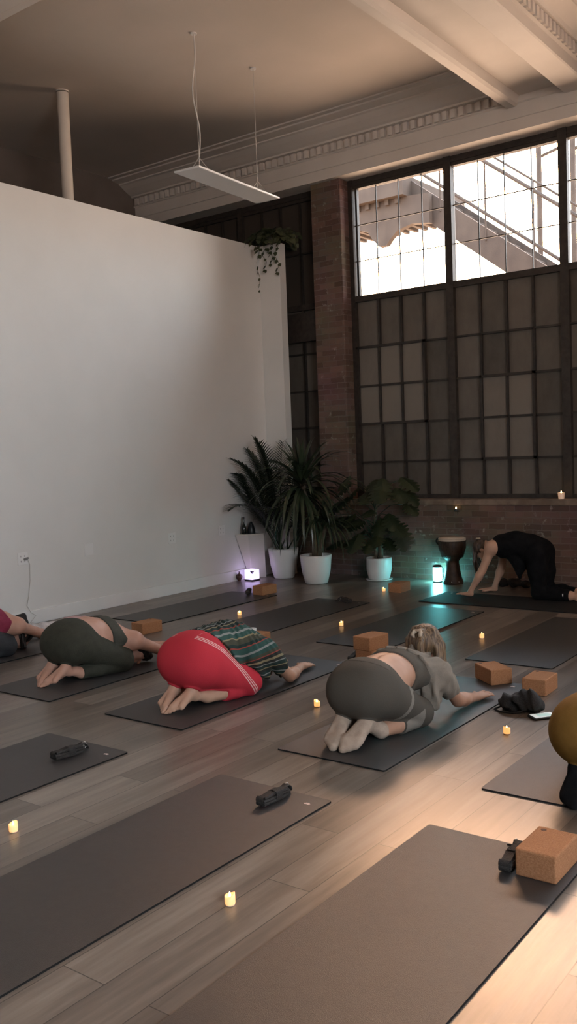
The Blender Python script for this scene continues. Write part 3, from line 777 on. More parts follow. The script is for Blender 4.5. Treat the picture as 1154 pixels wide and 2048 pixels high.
# ------------------------------------------------------------------ plants
def leaf_strip(bm, base, d, length, width, droop, nseg=7, fold=.25, prof=None, up=Vector((0, 0, 1)), twist=0., stiff=0.):
    """a strap leaf: base point, unit direction, bends down under gravity"""
    p = Vector(base); d = Vector(d).normalized(); step = length/nseg; A = None
    for i in range(nseg+1):
        t = i/nseg
        side = d.cross(up)
        side = side.normalized() if side.length > 1e-4 else Vector((1, 0, 0))
        if twist: side = (Matrix.Rotation(twist*t, 3, d) @ side)
        nrm = side.cross(d).normalized()
        w = width*(prof(t) if prof else (min(1, .55+2.2*t) * (1-t**2.2)))*.5 + .0006
        B = [bm.verts.new(p-side*w+nrm*w*fold), bm.verts.new(p), bm.verts.new(p+side*w+nrm*w*fold)]
        if A:
            bm.faces.new((A[0], A[1], B[1], B[0])); bm.faces.new((A[1], A[2], B[2], B[1]))
        A = B
        k = max(0., t-stiff)
        d = (d + Vector((0, 0, -droop*step*(.4+1.6*k)))).normalized()
        p = p + d*step

def plant_pot(root, R0, R1, H, lip=.012, seg=40, round_=.03):
    bm = bmesh.new()
    prof = [(R0*.6, 0), (R0-round_*.5, 0), (R0, round_*.4), (R0+(R1-R0)*.45+.012, H*.45), (R1, H*.92), (R1+.002, H), (R1-lip, H), (R1-lip-.006, H*.86)]
    lathe(bm, prof, seg, close_bot=True); obj('pot', bm, 'white_pot', root, True)
    bm = bmesh.new(); lathe(bm, [(.0005, H*.90), (R1*.5, H*.89), (R1-lip-.004, H*.865)], seg); obj('soil', bm, 'soil', root, True)

# yucca with long strap leaves
yu = empty('yucca_plant', 'big spiky strap-leaved plant in the round white pot nearest the camera', 'plant', (-6.13, 8.66, 0))
plant_pot(yu, .135, .185, .335)
bm = bmesh.new(); tube(bm, [(0, 0, .28), (-.01, -.01, .55), (-.09, 0, .90), (-.16, .0, 1.19)], [.04, .033, .030, .036], 12)
tube(bm, [(.03, .02, .28), (.08, .03, .5), (.12, .04, .70)], [.03, .024, .028], 10); obj('trunk', bm, 'trunk', yu, True)
bm = bmesh.new(); R = random.Random(5)
for k in range(120):
    t = (k+.5)/120
    el = math.radians(86 - 124*t**.85 + R.uniform(-9, 9)); az = k*2.39996+R.uniform(-.25, .25)
    d = (math.cos(el)*math.cos(az), math.cos(el)*math.sin(az), math.sin(el))
    b = Vector((-.16, 0, 1.21 - .17*t)) + Vector(d)*.03
    L_ = R.uniform(.62, .86) * (.62+.38*min(1, t*3))
    leaf_strip(bm, b, d, L_, R.uniform(.036, .052), R.uniform(1.8, 4.0)*(.45+1.1*t), 9, .35, lambda u: min(1, .5+3*u)*(1-u**3), twist=R.uniform(-.5, .5), stiff=.12)
for k in range(46):
    az = k*2.39996; el = math.radians(R.uniform(-25, 60))
    d = (math.cos(el)*math.cos(az), math.cos(el)*math.sin(az), math.sin(el))
    leaf_strip(bm, Vector((.12, .04, .72))+Vector(d)*.02, d, R.uniform(.42, .62), R.uniform(.026, .038), R.uniform(2.5, 5), 8, .35, lambda u: min(1, .5+3*u)*(1-u**3), twist=R.uniform(-.4, .4))
obj('foliage', bm, 'leaf_yucca', yu, True)

# palm behind it against the white wall
pa = empty('palm_plant', 'dark feathery palm in the tapered white pot by the pedestal', 'plant', (-6.765, 8.87, 0))
plant_pot(pa, .125, .185, .37)
bm = bmesh.new(); stems = bmesh.new(); R = random.Random(9)
fronds = [(-150, 66, 1.32, 1.3), (-115, 72, 1.35, 1.2), (-80, 78, 1.42, 1.1), (-160, 62, 1.25, .9), (-135, 62, 1.15, .8), (-40, 68, 1.35, 1.2), (0, 60, 1.2, 1.3), (-100, 55, 1.15, 1.5), (-60, 52, 1.15, 1.4), (-20, 45, 1.1, 1.5), (-165, 78, 1.35, 1.1), (100, 84, 1.35, .8), (-125, 82, 1.42, 1.0)]
for az, el, L_, dr_ in fronds:
    az, el = math.radians(az), math.radians(el)
    d = Vector((math.cos(el)*math.cos(az), math.cos(el)*math.sin(az), math.sin(el)))
    p = Vector((R.uniform(-.05, .05), R.uniform(-.05, .05), .32)); pts = [p.copy()]; n = 22; ds = []
    for i in range(n):
        d = (d + Vector((0, 0, -dr_*1.35*(i/n)**1.6/n*2.2))).normalized(); p = p + d*(L_/n)
        w = Vector((-7.15+6.68, 9.12-8.90))
        p.x = max(p.x, -.385); p.y = min(p.y, .23)
        pts.append(p.copy()); ds.append(d.copy())
    tube(stems, pts, [.009*(1-.8*i/n) for i in range(n+1)], 6)
    for i in range(7, n+1):
        t = (i-7)/(n-7); dd = ds[i-1]
        side = dd.cross(Vector((0, 0, 1))).normalized()
        ll = (.10+.27*math.sin(PI*min(1, t*.9+.12)))*L_*.72
        for s in (-1, 1):
            for q in (0, .5):
                a = dd*(.55+.5*t) + side*s*1.0 + Vector((0, 0, .15))
                bp = pts[i] - dd*(L_/n)*q
                leaf_strip(bm, bp, a, ll*R.uniform(.85, 1.1), .022, 2.2, 4, .3)
for v in bm.verts:
    v.co.x = max(v.co.x, -.400); v.co.y = min(v.co.y, .262)
obj('fronds', bm, 'leaf_palm', pa, True); obj('stems', stems, 'leaf_palm', pa, True)

# monstera in the third pot
mo = empty('monstera_plant', 'broad-leaved dark plant with a bare cane in the white pot on a saucer', 'plant', (-5.575, 9.16, 0))
bm = bmesh.new(); lathe(bm, [(.13, 0), (.15, .004), (.158, .016), (.152, .018), (.13, .012), (.0005, .012)], 36, close_bot=True); obj('saucer', bm, 'white_pot', mo, True)
plant_pot(mo, .125, .152, .255)
for c in mo.children:
    if c.name.startswith(('pot', 'soil')): c.location.z = .012
bm = bmesh.new(); tube(bm, [(.05, -.03, .2), (.052, -.03, .36), (.05, -.03, .47)], .027, 12)
tube(bm, [(-.03, 0, .2), (-.05, .02, .5), (-.04, .02, .8), (.0, .02, 1.05)], [.024, .02, .018, .014], 10); obj('canes', bm, 'trunk', mo, True)
def big_leaf(bm, c, d, up, size):
    """a heart-shaped leaf blade with deep side lobes, slightly cupped"""
    d = Vector(d).normalized(); up = Vector(up); s = d.cross(up).normalized(); n = s.cross(d).normalized()
    c = Vector(c); mid = []; N_ = 16
    rows = {}
    for sd in (-1, 1):
        A = None
        for i in range(N_+1):
            t = i/N_
            w = math.sin(PI*min(1, (t*.93+.07)))**.75*.5*(1-.15*t)
            if 3 <= i <= 13 and i % 3 == 0: w *= .55
            cen = c + d*size*(t-.12) - n*size*.22*t*t
            tip = cen + s*sd*size*w + d*size*.06 - n*size*w*.28
            B = (bm.verts.new(cen), bm.verts.new(cen.lerp(tip, .55)+n*size*.02), bm.verts.new(tip))
            if A:
                for k in range(2): bm.faces.new((A[k], A[k+1], B[k+1], B[k]))
            A = B
bm = bmesh.new(); pet = bmesh.new(); R = random.Random(21)
for k in range(30):
    az = math.radians(R.uniform(-185, 5)); h0 = R.uniform(.35, 1.0); r = R.uniform(.12, .38); h = h0+R.uniform(.02, .34)
    b = Vector((-.04, .01, h0)); c = Vector((-.04+r*math.cos(az)*1.25, .01+min(.16, r*math.sin(az)), min(1.36, h)))
    tube(pet, [b, b.lerp(c, .5)+Vector((0, 0, .06)), c], .005, 6)
    d = Vector((math.cos(az), math.sin(az)-.25, R.uniform(-.9, -.1)))
    big_leaf(bm, c, d, (math.cos(az)*.6, math.sin(az)*.6-.5, 1), R.uniform(.20, .31))
for (c, d) in (((.36, -.10, .60), (.5, -.5, -.9)), ((.28, -.13, .68), (.6, -.4, -.3)), ((.12, -.12, .72), (.1, -.6, -.6))):
    tube(pet, [(0, 0, .55), (c[0]*.5, c[1]*.5, c[2]+.05), c], .005, 6); big_leaf(bm, c, d, (0, -.7, .8), .28)
for v in bm.verts: v.co.y = min(v.co.y, .225)
obj('leaves', bm, 'leaf_monstera', mo, True); obj('petioles', pet, 'leaf_monstera', mo, True)

# trailing plant on top of the partition return
iv = empty('trailing_plant', 'trailing leafy plant spilling over the top corner of the white partition', 'plant', (-7.0, 9.21, 4.135))
bm = bmesh.new(); lathe(bm, [(.06, 0), (.075, .01), (.09, .12), (.085, .12), (.08, .09), (.0005, .09)], 24, close_bot=True); obj('pot', bm, 'dark_plaster', iv, True)
bm = bmesh.new(); vn = bmesh.new(); R = random.Random(14)
def small_leaf(p, d, s):
    d = Vector(d).normalized(); up = Vector((R.uniform(-.3, .3), -.5, .8)); sd = d.cross(up).normalized(); n = sd.cross(d)
    P = [(0, 0), (.35, .42), (.7, .30), (1, 0), (.7, -.30), (.35, -.42)]
    bm.faces.new([bm.verts.new(Vector(p)+d*u*s+sd*v*s+n*(-.25*u*u*s)) for u, v in P])
for k in range(34):
    az = R.uniform(-PI, 0) if k % 4 else R.uniform(0, PI); L_ = R.uniform(.22, .42)
    d = Vector((math.cos(az)*.8, math.sin(az)*.7, R.uniform(.2, 1.2))).normalized(); p = Vector((0, -.02, .10)); P = [p.copy()]
    for i in range(9):
        d = (d+Vector((0, 0, -.22))).normalized(); p = p+d*L_/9
        if p.y > -.10 and p.z < .02: p.z = .02
        P.append(p.copy())
        small_leaf(p, (d.x+R.uniform(-.8, .8), d.y+R.uniform(-.8, .3), d.z+R.uniform(-.5, .5)), R.uniform(.065, .105))
    tube(vn, P, .003, 5)
for k, (dx, L_) in enumerate(((-.17, .58), (-.06, .34), (.04, .28), (.13, .40))):
    P = [(dx*.4, -.04, .10), (dx*.8, -.085, .08)]
    for i in range(9):
        q = (dx+.03*math.sin(i*1.3), -.10+.01*math.sin(i), .04-L_*i/8); P.append(q)
        small_leaf(q, (R.uniform(-1, 1), -.3, -.5), R.uniform(.045, .07))
    tube(vn, P, .003, 5)
obj('leaves', bm, 'leaf_ivy', iv); obj('vines', vn, 'leaf_ivy', iv)

# ------------------------------------------------------------------ implicit-surface modeller (numpy)
class Grid:
    def __init__(s, lo, hi, h):
        s.h = h; s.lo = np.array(lo, np.float32); s.n = np.ceil((np.array(hi)-np.array(lo))/h).astype(int)+1
        s.ax = [s.lo[i]+h*np.arange(s.n[i], dtype=np.float32) for i in range(3)]
    def blank(s): return np.full(s.n, 1., np.float32)
    def window(s, lo, hi):
        sl = []
        for i in range(3):
            a = int(max(0, math.floor((lo[i]-s.lo[i])/s.h))); b = int(min(s.n[i], math.ceil((hi[i]-s.lo[i])/s.h)+1))
            if b <= a: return None
            sl.append(slice(a, b))
        return tuple(sl)
    def pts(s, w):
        return s.ax[0][w[0]][:, None, None], s.ax[1][w[1]][None, :, None], s.ax[2][w[2]][None, None, :]

def C(a, b, ra, rb, k=.03, xs=1., cuts=()):
    return dict(t='c', a=a, b=b, ra=ra, rb=rb, k=k, xs=xs, cuts=cuts)
def E_(c, r, k=.03, rot=None, cuts=()):
    return dict(t='e', c=c, r=r, k=k, rot=rot, cuts=cuts)

def put(F, G, prims, off=0.):
    for p in prims:
        m = .06 + p['k'] + max(0, off) + 3*G.h
        if p['t'] == 'c':
            a, b = np.array(p['a'], np.float32), np.array(p['b'], np.float32); rr = max(p['ra'], p['rb'])
            ex = np.array([rr*p['xs'], rr, rr])+m
            w = G.window(np.minimum(a, b)-ex, np.maximum(a, b)+ex)
            if w is None: continue
            X, Y, Z = G.pts(w)
            x0 = (a[0]+b[0])/2
            s = p['xs']
            ax, bx = (a[0]-x0)/s, (b[0]-x0)/s
            px, py, pz = (X-x0)/s-ax, Y-a[1], Z-a[2]
            v = np.array([bx-ax, b[1]-a[1], b[2]-a[2]], np.float32); L2 = float(v@v)+1e-9
            t = np.clip((px*v[0]+py*v[1]+pz*v[2])/L2, 0, 1)
            d = np.sqrt((px-t*v[0])**2+(py-t*v[1])**2+(pz-t*v[2])**2) - (p['ra']+(p['rb']-p['ra'])*t)
        else:
            c, r = np.array(p['c'], np.float32), np.array(p['r'], np.float32); ex = np.full(3, r.max())+m
            w = G.window(c-ex, c+ex)
            if w is None: continue
            X, Y, Z = G.pts(w); x, y, z = X-c[0], Y-c[1], Z-c[2]
            if p['rot'] is not None:
                M = np.array(p['rot'].transposed(), np.float32)
                x, y, z = M[0, 0]*x+M[0, 1]*y+M[0, 2]*z, M[1, 0]*x+M[1, 1]*y+M[1, 2]*z, M[2, 0]*x+M[2, 1]*y+M[2, 2]*z
            k0 = np.sqrt((x/r[0])**2+(y/r[1])**2+(z/r[2])**2); k1 = np.sqrt((x/r[0]**2)**2+(y/r[1]**2)**2+(z/r[2]**2)**2)+1e-6
            d = k0*(k0-1)/k1
        d = d - off
        for (n, c0) in p['cuts']:
            d = np.maximum(d, n[0]*X+n[1]*Y+n[2]*Z-c0)
        f = F[w]; k = p['k']
        h = np.maximum(k-np.abs(f-d), 0)/k
        F[w] = np.minimum(f, d)-h*h*k*.25
    return F

def net(F, G):
    """naive surface nets -> verts, quads"""
    S = F < 0
    n = np.array(F.shape)-1
    cnt = np.zeros(n, np.int8)
    for dx in (0, 1):
        for dy in (0, 1):
            for dz in (0, 1):
                cnt += S[dx:n[0]+dx, dy:n[1]+dy, dz:n[2]+dz]
    act = np.argwhere((cnt > 0) & (cnt < 8))
    idx = np.full(n, -1, np.int32); idx[act[:, 0], act[:, 1], act[:, 2]] = np.arange(len(act))
    corner = [(0, 0, 0), (1, 0, 0), (0, 1, 0), (1, 1, 0), (0, 0, 1), (1, 0, 1), (0, 1, 1), (1, 1, 1)]
    val = [F[act[:, 0]+c[0], act[:, 1]+c[1], act[:, 2]+c[2]] for c in corner]
    acc = np.zeros((len(act), 3), np.float32); num = np.zeros(len(act), np.float32)
    for i in range(8):
        for j in range(i+1, 8):
            df = [corner[j][k]-corner[i][k] for k in range(3)]
            if sum(abs(q) for q in df) != 1: continue
            a, b = val[i], val[j]; m = (a < 0) != (b < 0)
            t = np.where(m, a/(a-b+1e-12), 0)
            for k in range(3): acc[:, k] += np.where(m, corner[i][k]+df[k]*t, 0)
            num += m
    V = (act+acc/num[:, None])*G.h+G.lo
    Q = []
    for ax in range(3):
        o1, o2 = (ax+1) % 3, (ax+2) % 3
        A = np.take(S, range(0, F.shape[ax]-1), ax); B = np.take(S, range(1, F.shape[ax]), ax)
        ch = np.argwhere(A != B)
        ok = (ch[:, o1] > 0) & (ch[:, o2] > 0) & (ch[:, o1] < n[o1]) & (ch[:, o2] < n[o2]); ch = ch[ok]
        ins = A[ch[:, 0], ch[:, 1], ch[:, 2]]
        def at(d1, d2):
            c = ch.copy(); c[:, o1] -= d1; c[:, o2] -= d2
            return idx[c[:, 0], c[:, 1], c[:, 2]]
        q = np.stack([at(0, 0), at(1, 0), at(1, 1), at(0, 1)], 1)
        q[~ins] = q[~ins][:, ::-1]
        Q.append(q)
    return V, np.concatenate(Q)

def to_mesh(name, F, G, attr=None, relax=2):
    V, Q = net(F, G)
    for _ in range(relax):                                  # light smoothing
        s = np.zeros_like(V); c = np.zeros(len(V), np.float32)
        for k in range(4):
            np.add.at(s, Q[:, k], V[Q[:, (k+1) % 4]]); np.add.at(c, Q[:, k], 1)
        V = .5*V+.5*s/np.maximum(c, 1)[:, None]
    me = bpy.data.meshes.new(name)
    me.vertices.add(len(V)); me.vertices.foreach_set('co', V.ravel())
    me.loops.add(Q.size); me.loops.foreach_set('vertex_index', Q.ravel().astype(np.int32))
    me.polygons.add(len(Q)); me.polygons.foreach_set('loop_start', np.arange(0, Q.size, 4, dtype=np.int32)); me.polygons.foreach_set('loop_total', np.full(len(Q), 4, np.int32))
    me.update(calc_edges=True); me.validate()
    me.polygons.foreach_set('use_smooth', np.ones(len(me.polygons), bool))
    if attr is not None:
        a = me.attributes.new('u', 'FLOAT', 'POINT'); a.data.foreach_set('value', attr(V).astype(np.float32))
    return me

def wrinkle(F, G, lo, hi, amp, fn):
    w = G.window(lo, hi)
    if w is None: return
    X, Y, Z = G.pts(w); F[w] += amp*fn(X, Y, Z).astype(np.float32)

def wrap(F, R, off, thick=.03):
    """garment: the body surface pushed out by off, kept only inside region R"""
    return np.maximum(F-off, R-thick)

# ------------------------------------------------------------------ anatomy
def v3(*a): return np.array(a, float)
def unit(v): v = np.array(v, float); return v/(np.linalg.norm(v)+1e-9)

def hand(wrist, d, up, side, k=.006, curl=.25, spread=1., s=1., grip=None):
    """palm of four metacarpals, five jointed fingers; side +1: thumb on the +lateral side"""
    w = v3(*wrist); d = unit(d); up = unit(np.array(up)-d*np.dot(up, d)); l = np.cross(d, up)*side   # l points to the thumb
    P = []
    base = [.030, .011, -.009, -.028]; L1 = [.082, .086, .082, .074]; FL = [.070, .078, .072, .056]; R_ = [.0088, .0090, .0086, .0078]
    for i in range(4):
        m0 = w + l*base[i]*.45*s + up*.002; m1 = w + d*L1[i]*s + l*base[i]*s + up*.006*(1 if i in (1, 2) else .4)
        P.append(C(m0, m1, .0155*s, .0118*s, .012))
    P.append(C(w-d*.02, w+d*.03, .022*s, .020*s, .02))
    for i in range(4):
        q = w + d*L1[i]*s + l*base[i]*s + up*.004
        ang = base[i]*5.*spread; dd = unit(d*math.cos(ang)+l*math.sin(ang)); r = R_[i]*s; bend = 0.
        for j, fr in enumerate((.45, .31, .24)):
            c = unit(dd*math.cos(bend)-up*math.sin(bend)); e = q + c*FL[i]*fr*s
            P.append(C(q, e, r, r*.9, k)); q = e; r *= .9; bend += curl
    q = w + d*.018*s + l*.022*s; dd = unit(d*.72+l*.70-up*.10); r = .0118*s
    for L_, f in ((.042, 1.), (.032, .88), (.026, .8)):
        e = q+dd*L_*s; P.append(C(q, e, r, r*f, .008)); q = e; r *= f; dd = unit(dd+d*.28)
    return P

def foot(heel, d, sole, out, toes=True, s=1., k=.018):
    """heel point, direction heel->toes, sole normal, outward direction (little-toe side)"""
    h = v3(*heel); d = unit(d); n = unit(np.array(sole)-d*np.dot(sole, d)); o = unit(out)
    ball = h+d*.155*s-o*.022*s; lit = h+d*.135*s+o*.036*s
    P = [E_(h, (.035*s, .038*s, .036*s), k), C(h, ball, .031*s, .026*s, k), C(h, lit, .028*s, .020*s, k), C(h-n*.03*s, h+d*.10*s-n*.018*s, .026*s, .020*s, k), C(h-n*.05+d*.0, h, .03, .03, k)]
    if toes:
        for i, (f, r, L_) in enumerate(((-.028, .0135, .042), (-.007, .0100, .040), (.009, .0095, .034), (.024, .0090, .028), (.038, .0085, .020))):
            b = h+d*(.165-.012*i)*s+o*f*s; P.append(C(b-d*.02, b+d*L_*s, r*s, r*.95*s, .006))
    else:
        P.append(C(ball, lit+d*.03*s, .022*s, .018*s, .02)); P.append(C(h+d*.15*s-o*.012*s, h+d*.205*s-o*.008*s, .021*s, .017*s, .02)); P.append(C(h+d*.14*s+o*.018*s, h+d*.185*s+o*.016*s, .018*s, .014*s, .02))
    return P

def head_prims(c, fwd, up, s=1.):
    """skull, jaw, nose, brow, mouth, ears around centre c; fwd is where the face looks"""
    c = v3(*c); f = unit(fwd); u = unit(np.array(up)-f*np.dot(up, f)); r = np.cross(f, u)
    rot = Matrix(((r[0], f[0], u[0]), (r[1], f[1], u[1]), (r[2], f[2], u[2])))
    P = [E_(c+u*.025*s-f*.008*s, (.074*s, .092*s, .086*s), .03, rot), E_(c-u*.035*s+f*.030*s, (.054*s, .058*s, .070*s), .03, rot), E_(c-u*.088*s+f*.052*s, (.026*s, .024*s, .020*s), .02, rot)]
    P += [C(c+f*.086*s+u*.005*s, c+f*.106*s-u*.030*s, .009*s, .013*s, .012), C(c-r*.03*s+f*.078*s+u*.022*s, c+r*.03*s+f*.078*s+u*.022*s, .014*s, .014*s, .016)]
    P += [C(c-r*.018*s+f*.084*s-u*.058*s, c+r*.018*s+f*.084*s-u*.058*s, .0075*s, .0075*s, .006), C(c-r*.015*s+f*.083*s-u*.068*s, c+r*.015*s+f*.083*s-u*.068*s, .008*s, .008*s, .006)]
    for q in (-1, 1):
        P.append(E_(c+r*q*.076*s-f*.012*s-u*.008*s, (.010*s, .020*s, .032*s), .006, rot)); P.append(E_(c+r*q*.030*s+f*.080*s+u*.002*s, (.014*s, .009*s, .009*s), .005, rot))
        P.append(E_(c+r*q*.045*s+f*.055*s-u*.030*s, (.026*s, .026*s, .026*s), .02, rot))
    return P

def strands(c, a, b, n, r0, r1, rnd, spread, k=.010, mids=None):
    P = []
    for i in range(n):
        j = np.array([rnd.uniform(-1, 1) for _ in range(3)])*spread
        p = [v3(*a)+j*.5] + ([v3(*m)+j for m in mids] if mids else []) + [v3(*b)+j*1.1]
        for q in range(len(p)-1):
            f0 = q/(len(p)-1); f1 = (q+1)/(len(p)-1)
            P.append(C(p[q], p[q+1], r0+(r1-r0)*f0, r0+(r1-r0)*f1, k))
    return P

def child_pose(name, label, loc, cfg):
    """kneeling, hips on heels, trunk folded forward, arms reaching ahead"""
    s = cfg.get('s', 1.); root = empty(name, label, 'person', loc, cfg.get('rz', 0.))
    G = Grid((-.50, -.32, -.012), (.50, cfg.get('ymax', 1.22), cfg.get('zmax', .56)), .005)
    seat, thigh, calf, ft = [], [], [], []
    kw = cfg.get('knee_w', .15); ky = cfg.get('knee_y', .36); b = cfg.get('butt', 1.)
    for q in (-1, 1):
        knee = (q*kw, ky, .082); ank = (q*.075, -.015, .062)
        seat += [E_((q*.068*b, -.012, .258*s), (cfg.get('seat_w', .128)*b, .130*b, .132*b), .07)]
        thigh += [C((q*.095, .045, .238), knee, .112*b, .070, .05), E_((q*kw, ky+.005, .075), (.066, .070, .070), .04)]
        calf += [C((q*kw, ky-.01, .058), (q*.125, .17, .060), .054, .054, .010), C((q*.125, .17, .060), (q*.088, .035, .050), .054, .038, .012)]
        ft += [C((q*.088, .045, .050), (q*.078, -.01, cfg.get('heel_z', .112)*.62), .040, .036, .012)]
        ft += foot((q*.074, cfg.get('heel_y', -.080), cfg.get('heel_z', .112)), cfg.get('foot_d') or (-q*.16, -.82, -.52), cfg.get('sole', (0, -.42, .9)), (q*1., 0, 0), cfg.get('toes', True), cfg.get('foot_s', .98), .014)
    seat += [E_((0, -.02, .265*s), (.150*b, .112*b, .122*b), .07), E_((0, .06, .290*s), (.160*b, .125, .118*b), .06)]
    leg = seat+thigh
    T = cfg['torso']                                        # (y, z, rx, rz)
    tor = []
    for A, B in zip(T, T[1:]):
        tor.append(C((A[4] if len(A) > 4 else 0, A[0], A[1]), (B[4] if len(B) > 4 else 0, B[0], B[1]), A[3], B[3], .05, xs=(A[2]/A[3]+B[2]/B[3])/2))
    body = leg+tor+calf+ft
    arms, up_arm = [], []
    for q, key in ((1, 'R'), (-1, 'L')):
        sh, el, wr, hd, hu = cfg[key]
        body += [E_(sh, (.060, .062, .058), .05)]
        tl = T[-1]; cx = tl[4] if len(tl) > 4 else 0
        body.append(C((cx+q*.08, tl[0]-.04, tl[1]), sh, .075, .058, .05))
        u = [C(sh, el, .050, .037, .03)]
        sv = cfg.get('sleeve', .55); up_arm += [C(sh, tuple(v3(*sh)*(1-sv)+v3(*el)*sv), .050, .044, .03)]
        arms += u+[C(el, tuple(v3(*el)*.7+v3(*wr)*.3), .037, .039, .02), C(tuple(v3(*el)*.7+v3(*wr)*.3), wr, .039, .0235, .02)]
        arms += hand(wr, hd, hu, 1 if q < 0 else -1, curl=cfg.get('curl', .16), s=cfg.get('hs', 1.))
    hc, hf, hup = cfg['head']
    tl = T[-1]; cx = tl[4] if len(tl) > 4 else 0
    nb = v3(cx, tl[0]+.02, tl[1]); nk = v3(*hc)-unit(hup)*.055-unit(hf)*.025
    hp = head_prims(hc, hf, hup, cfg.get('head_s', 1.))
    neck = [C(nb, nk, .060, .050, .035)]
    F = G.blank(); put(F, G, body); put(F, G, neck); put(F, G, arms, 0); put(F, G, hp)
    if cfg.get('spine', True):                              # groove of the back
        wrinkle(F, G, (-.05, .05, .2), (.05, T[-1][0], .5), .004, lambda X, Y, Z: np.exp(-(X/.016)**2)*np.clip((Z-.30)*30, 0, 1)+0*Y)
    F = np.maximum(F, .0016-G.ax[2][None, None, :])
    obj('body', to_mesh('body', F, G), cfg['skin'], root)
    return dict(root=root, G=G, F=F, seat=seat, thigh=thigh, leg=leg, calf=calf, ft=ft, tor=tor, arms=arms, up=up_arm, T=T, cfg=cfg, head=hp)

def bottoms(P, waist, hem):
    n, c = waist
    return [dict(p, cuts=((n, c),)) for p in P['seat']] + P['thigh'] + [dict(c_, cuts=(((0, -1, 0), -hem),)) for c_ in P['calf']]

def garment(P, name, mat, region, off, cuts=(), attr=None, thick=.03, wr=None, extra=None):
    G = P['G']; R = G.blank(); put(R, G, region)
    H = wrap(P['F'], R, off, thick)
    if extra:
        X_ = G.blank(); put(X_, G, extra); 
        k = .03; h = np.maximum(k-np.abs(H-X_), 0)/k; H = np.minimum(H, X_)-h*h*k*.25
    for n, c in cuts:
        H = np.maximum(H, n[0]*G.ax[0][:, None, None]+n[1]*G.ax[1][None, :, None]+n[2]*G.ax[2][None, None, :]-c)
    if wr: wrinkle(H, G, G.lo, G.lo+G.n*G.h, wr[0], wr[1])
    H = np.maximum(H, -G.ax[2][None, None, :]+.0016)
    return obj(name, to_mesh(name, H, G, attr), mat, P['root'])

def hair(P, name, mat, prims, wr=.0035):
    G = P['G']; H = G.blank(); put(H, G, prims)
    wrinkle(H, G, G.lo, G.lo+G.n*G.h, wr, lambda X, Y, Z: np.sin(X*230+Z*40+Y*25)*.6+np.sin(X*140-Y*170+Z*60)*.4)
    H = np.maximum(H, -G.ax[2][None, None, :]+.001)
    return obj(name, to_mesh(name, H, G, None, 1), mat, P['root'])

Z0 = MT
# --- person in grey leggings, looking up
cfg = dict(skin='skin_warm', toes=False, knee_w=.15, knee_y=.34, zmax=.60, butt=.98, seat_w=.112, heel_z=.130, heel_y=-.060, sleeve=.40, foot_s=1.06,
    torso=[(.06, .285, .158, .115), (.21, .300, .140, .100), (.35, .296, .146, .103), (.475, .276, .158, .096, .012)],
    R=((.187, .490, .264), (.205, .715, .062), (.225, .925, .034), (.16, 1, -.06), (.1, 0, 1)),
    L=((-.155, .490, .262), (-.20, .72, .062), (-.17, .94, .034), (.0, 1, -.06), (-.1, 0, 1)),
    head=((.045, .655, .395), (.08, .95, .20), (0, -.25, 1)))
P = child_pose('person', 'kneeling person in grey leggings, loose sage tee and cream socks, light hair clipped up', (-2.58, 4.02, Z0), cfg)
def u_grey(V):
    x, y, z = V[:, 0], V[:, 1], V[:, 2]
    out = np.abs(x) > .105
    q = y-.095-.72*(z-.09)
    band = np.abs(q) < .017
    patch = (q > -.02) & (q < .055) & (z > .225)
    cuff = (y < .285) & (y > .15) & (z < .125) & (z < .06+.35*np.abs(y-.10))
    return np.where((out & (band | patch) & (z > .10)) | cuff, 1., 0.)
garment(P, 'leggings', 'grey_panelled', bottoms(P, ((0, .83, .557), .310), .165), .007, attr=u_grey, thick=.016)
garment(P, 'waistband', 'sage_knit', [dict(p_, cuts=(((0, .83, .557), .312), ((0, -.83, -.557), -.272))) for p_ in P['seat']], .0095, thick=.016)
garment(P, 'socks', 'sock_cream', P['ft'], .005, cuts=[((0, 1, 0), .045)], thick=.012)
garment(P, 'sports_bra', 'sage_knit', P['tor'], .007, cuts=[((0, -1, .0), -.30), ((0, 1, 0), .44)])
fold = lambda X, Y, Z: np.sin(90*X+40*Y+14*np.sin(9*Y))*np.sin(21*Y+30*Z)
garment(P, 'loose_tee', 'tee_sage', P['tor'][1:]+P['up']+[E_((.18, .485, .26), (.09, .09, .09)), E_((-.16, .485, .26), (.09, .09, .09))], .018,
    cuts=[((0, -.95, -.05), -.392), ((0, .9, .42), .775)], thick=.045, wr=(.006, fold),
    extra=[C((.165, .385, .285), (.208, .385, .13), .036, .026, .03), C((.208, .385, .13), (.215, .36, .035), .028, .012, .03), C((.18, .44, .27), (.212, .43, .10), .040, .022, .03), C((.19, .49, .25), (.205, .48, .12), .040, .022, .03),
        C((.14, .47, .20), (.14, .45, .10), .06, .03, .04), C((-.12, .43, .22), (-.12, .42, .06), .06, .03, .04), C((.187, .490, .27), (.195, .585, .19), .064, .062, .04)])
R = random.Random(2)
hp = [E_((.02, .585, .425), (.086, .090, .088), .03), E_((.02, .545, .40), (.072, .06, .075), .03)]
hp += strands(None, (.070, .570, .475), (.125, .560, .225), 13, .015, .007, R, .020, .016, mids=[(.112, .565, .40), (.122, .555, .31)])
hp += strands(None, (-.030, .555, .47), (-.065, .54, .27), 10, .015, .007, R, .018, .016, mids=[(-.070, .545, .40), (-.075, .535, .33)])
hp += strands(None, (.025, .525, .465), (.05, .475, .275), 13, .016, .008, R, .024, .016, mids=[(.03, .488, .41), (.045, .474, .34)])
for p_ in hp:
    for q in ('a', 'b', 'c'):
        if q in p_: p_[q] = v3(*p_[q])+v3(.025, .055, 0)
hair(P, 'hair', 'hair_blonde', hp, .0022)
bm = bmesh.new()
for q in (-1, 1):
    tube(bm, [(.015+q*.006, .520, .478), (.015+q*.022, .496, .478), (.015+q*.026, .484, .462), (.015+q*.016, .490, .444)], [.009, .013, .013, .006], 10)
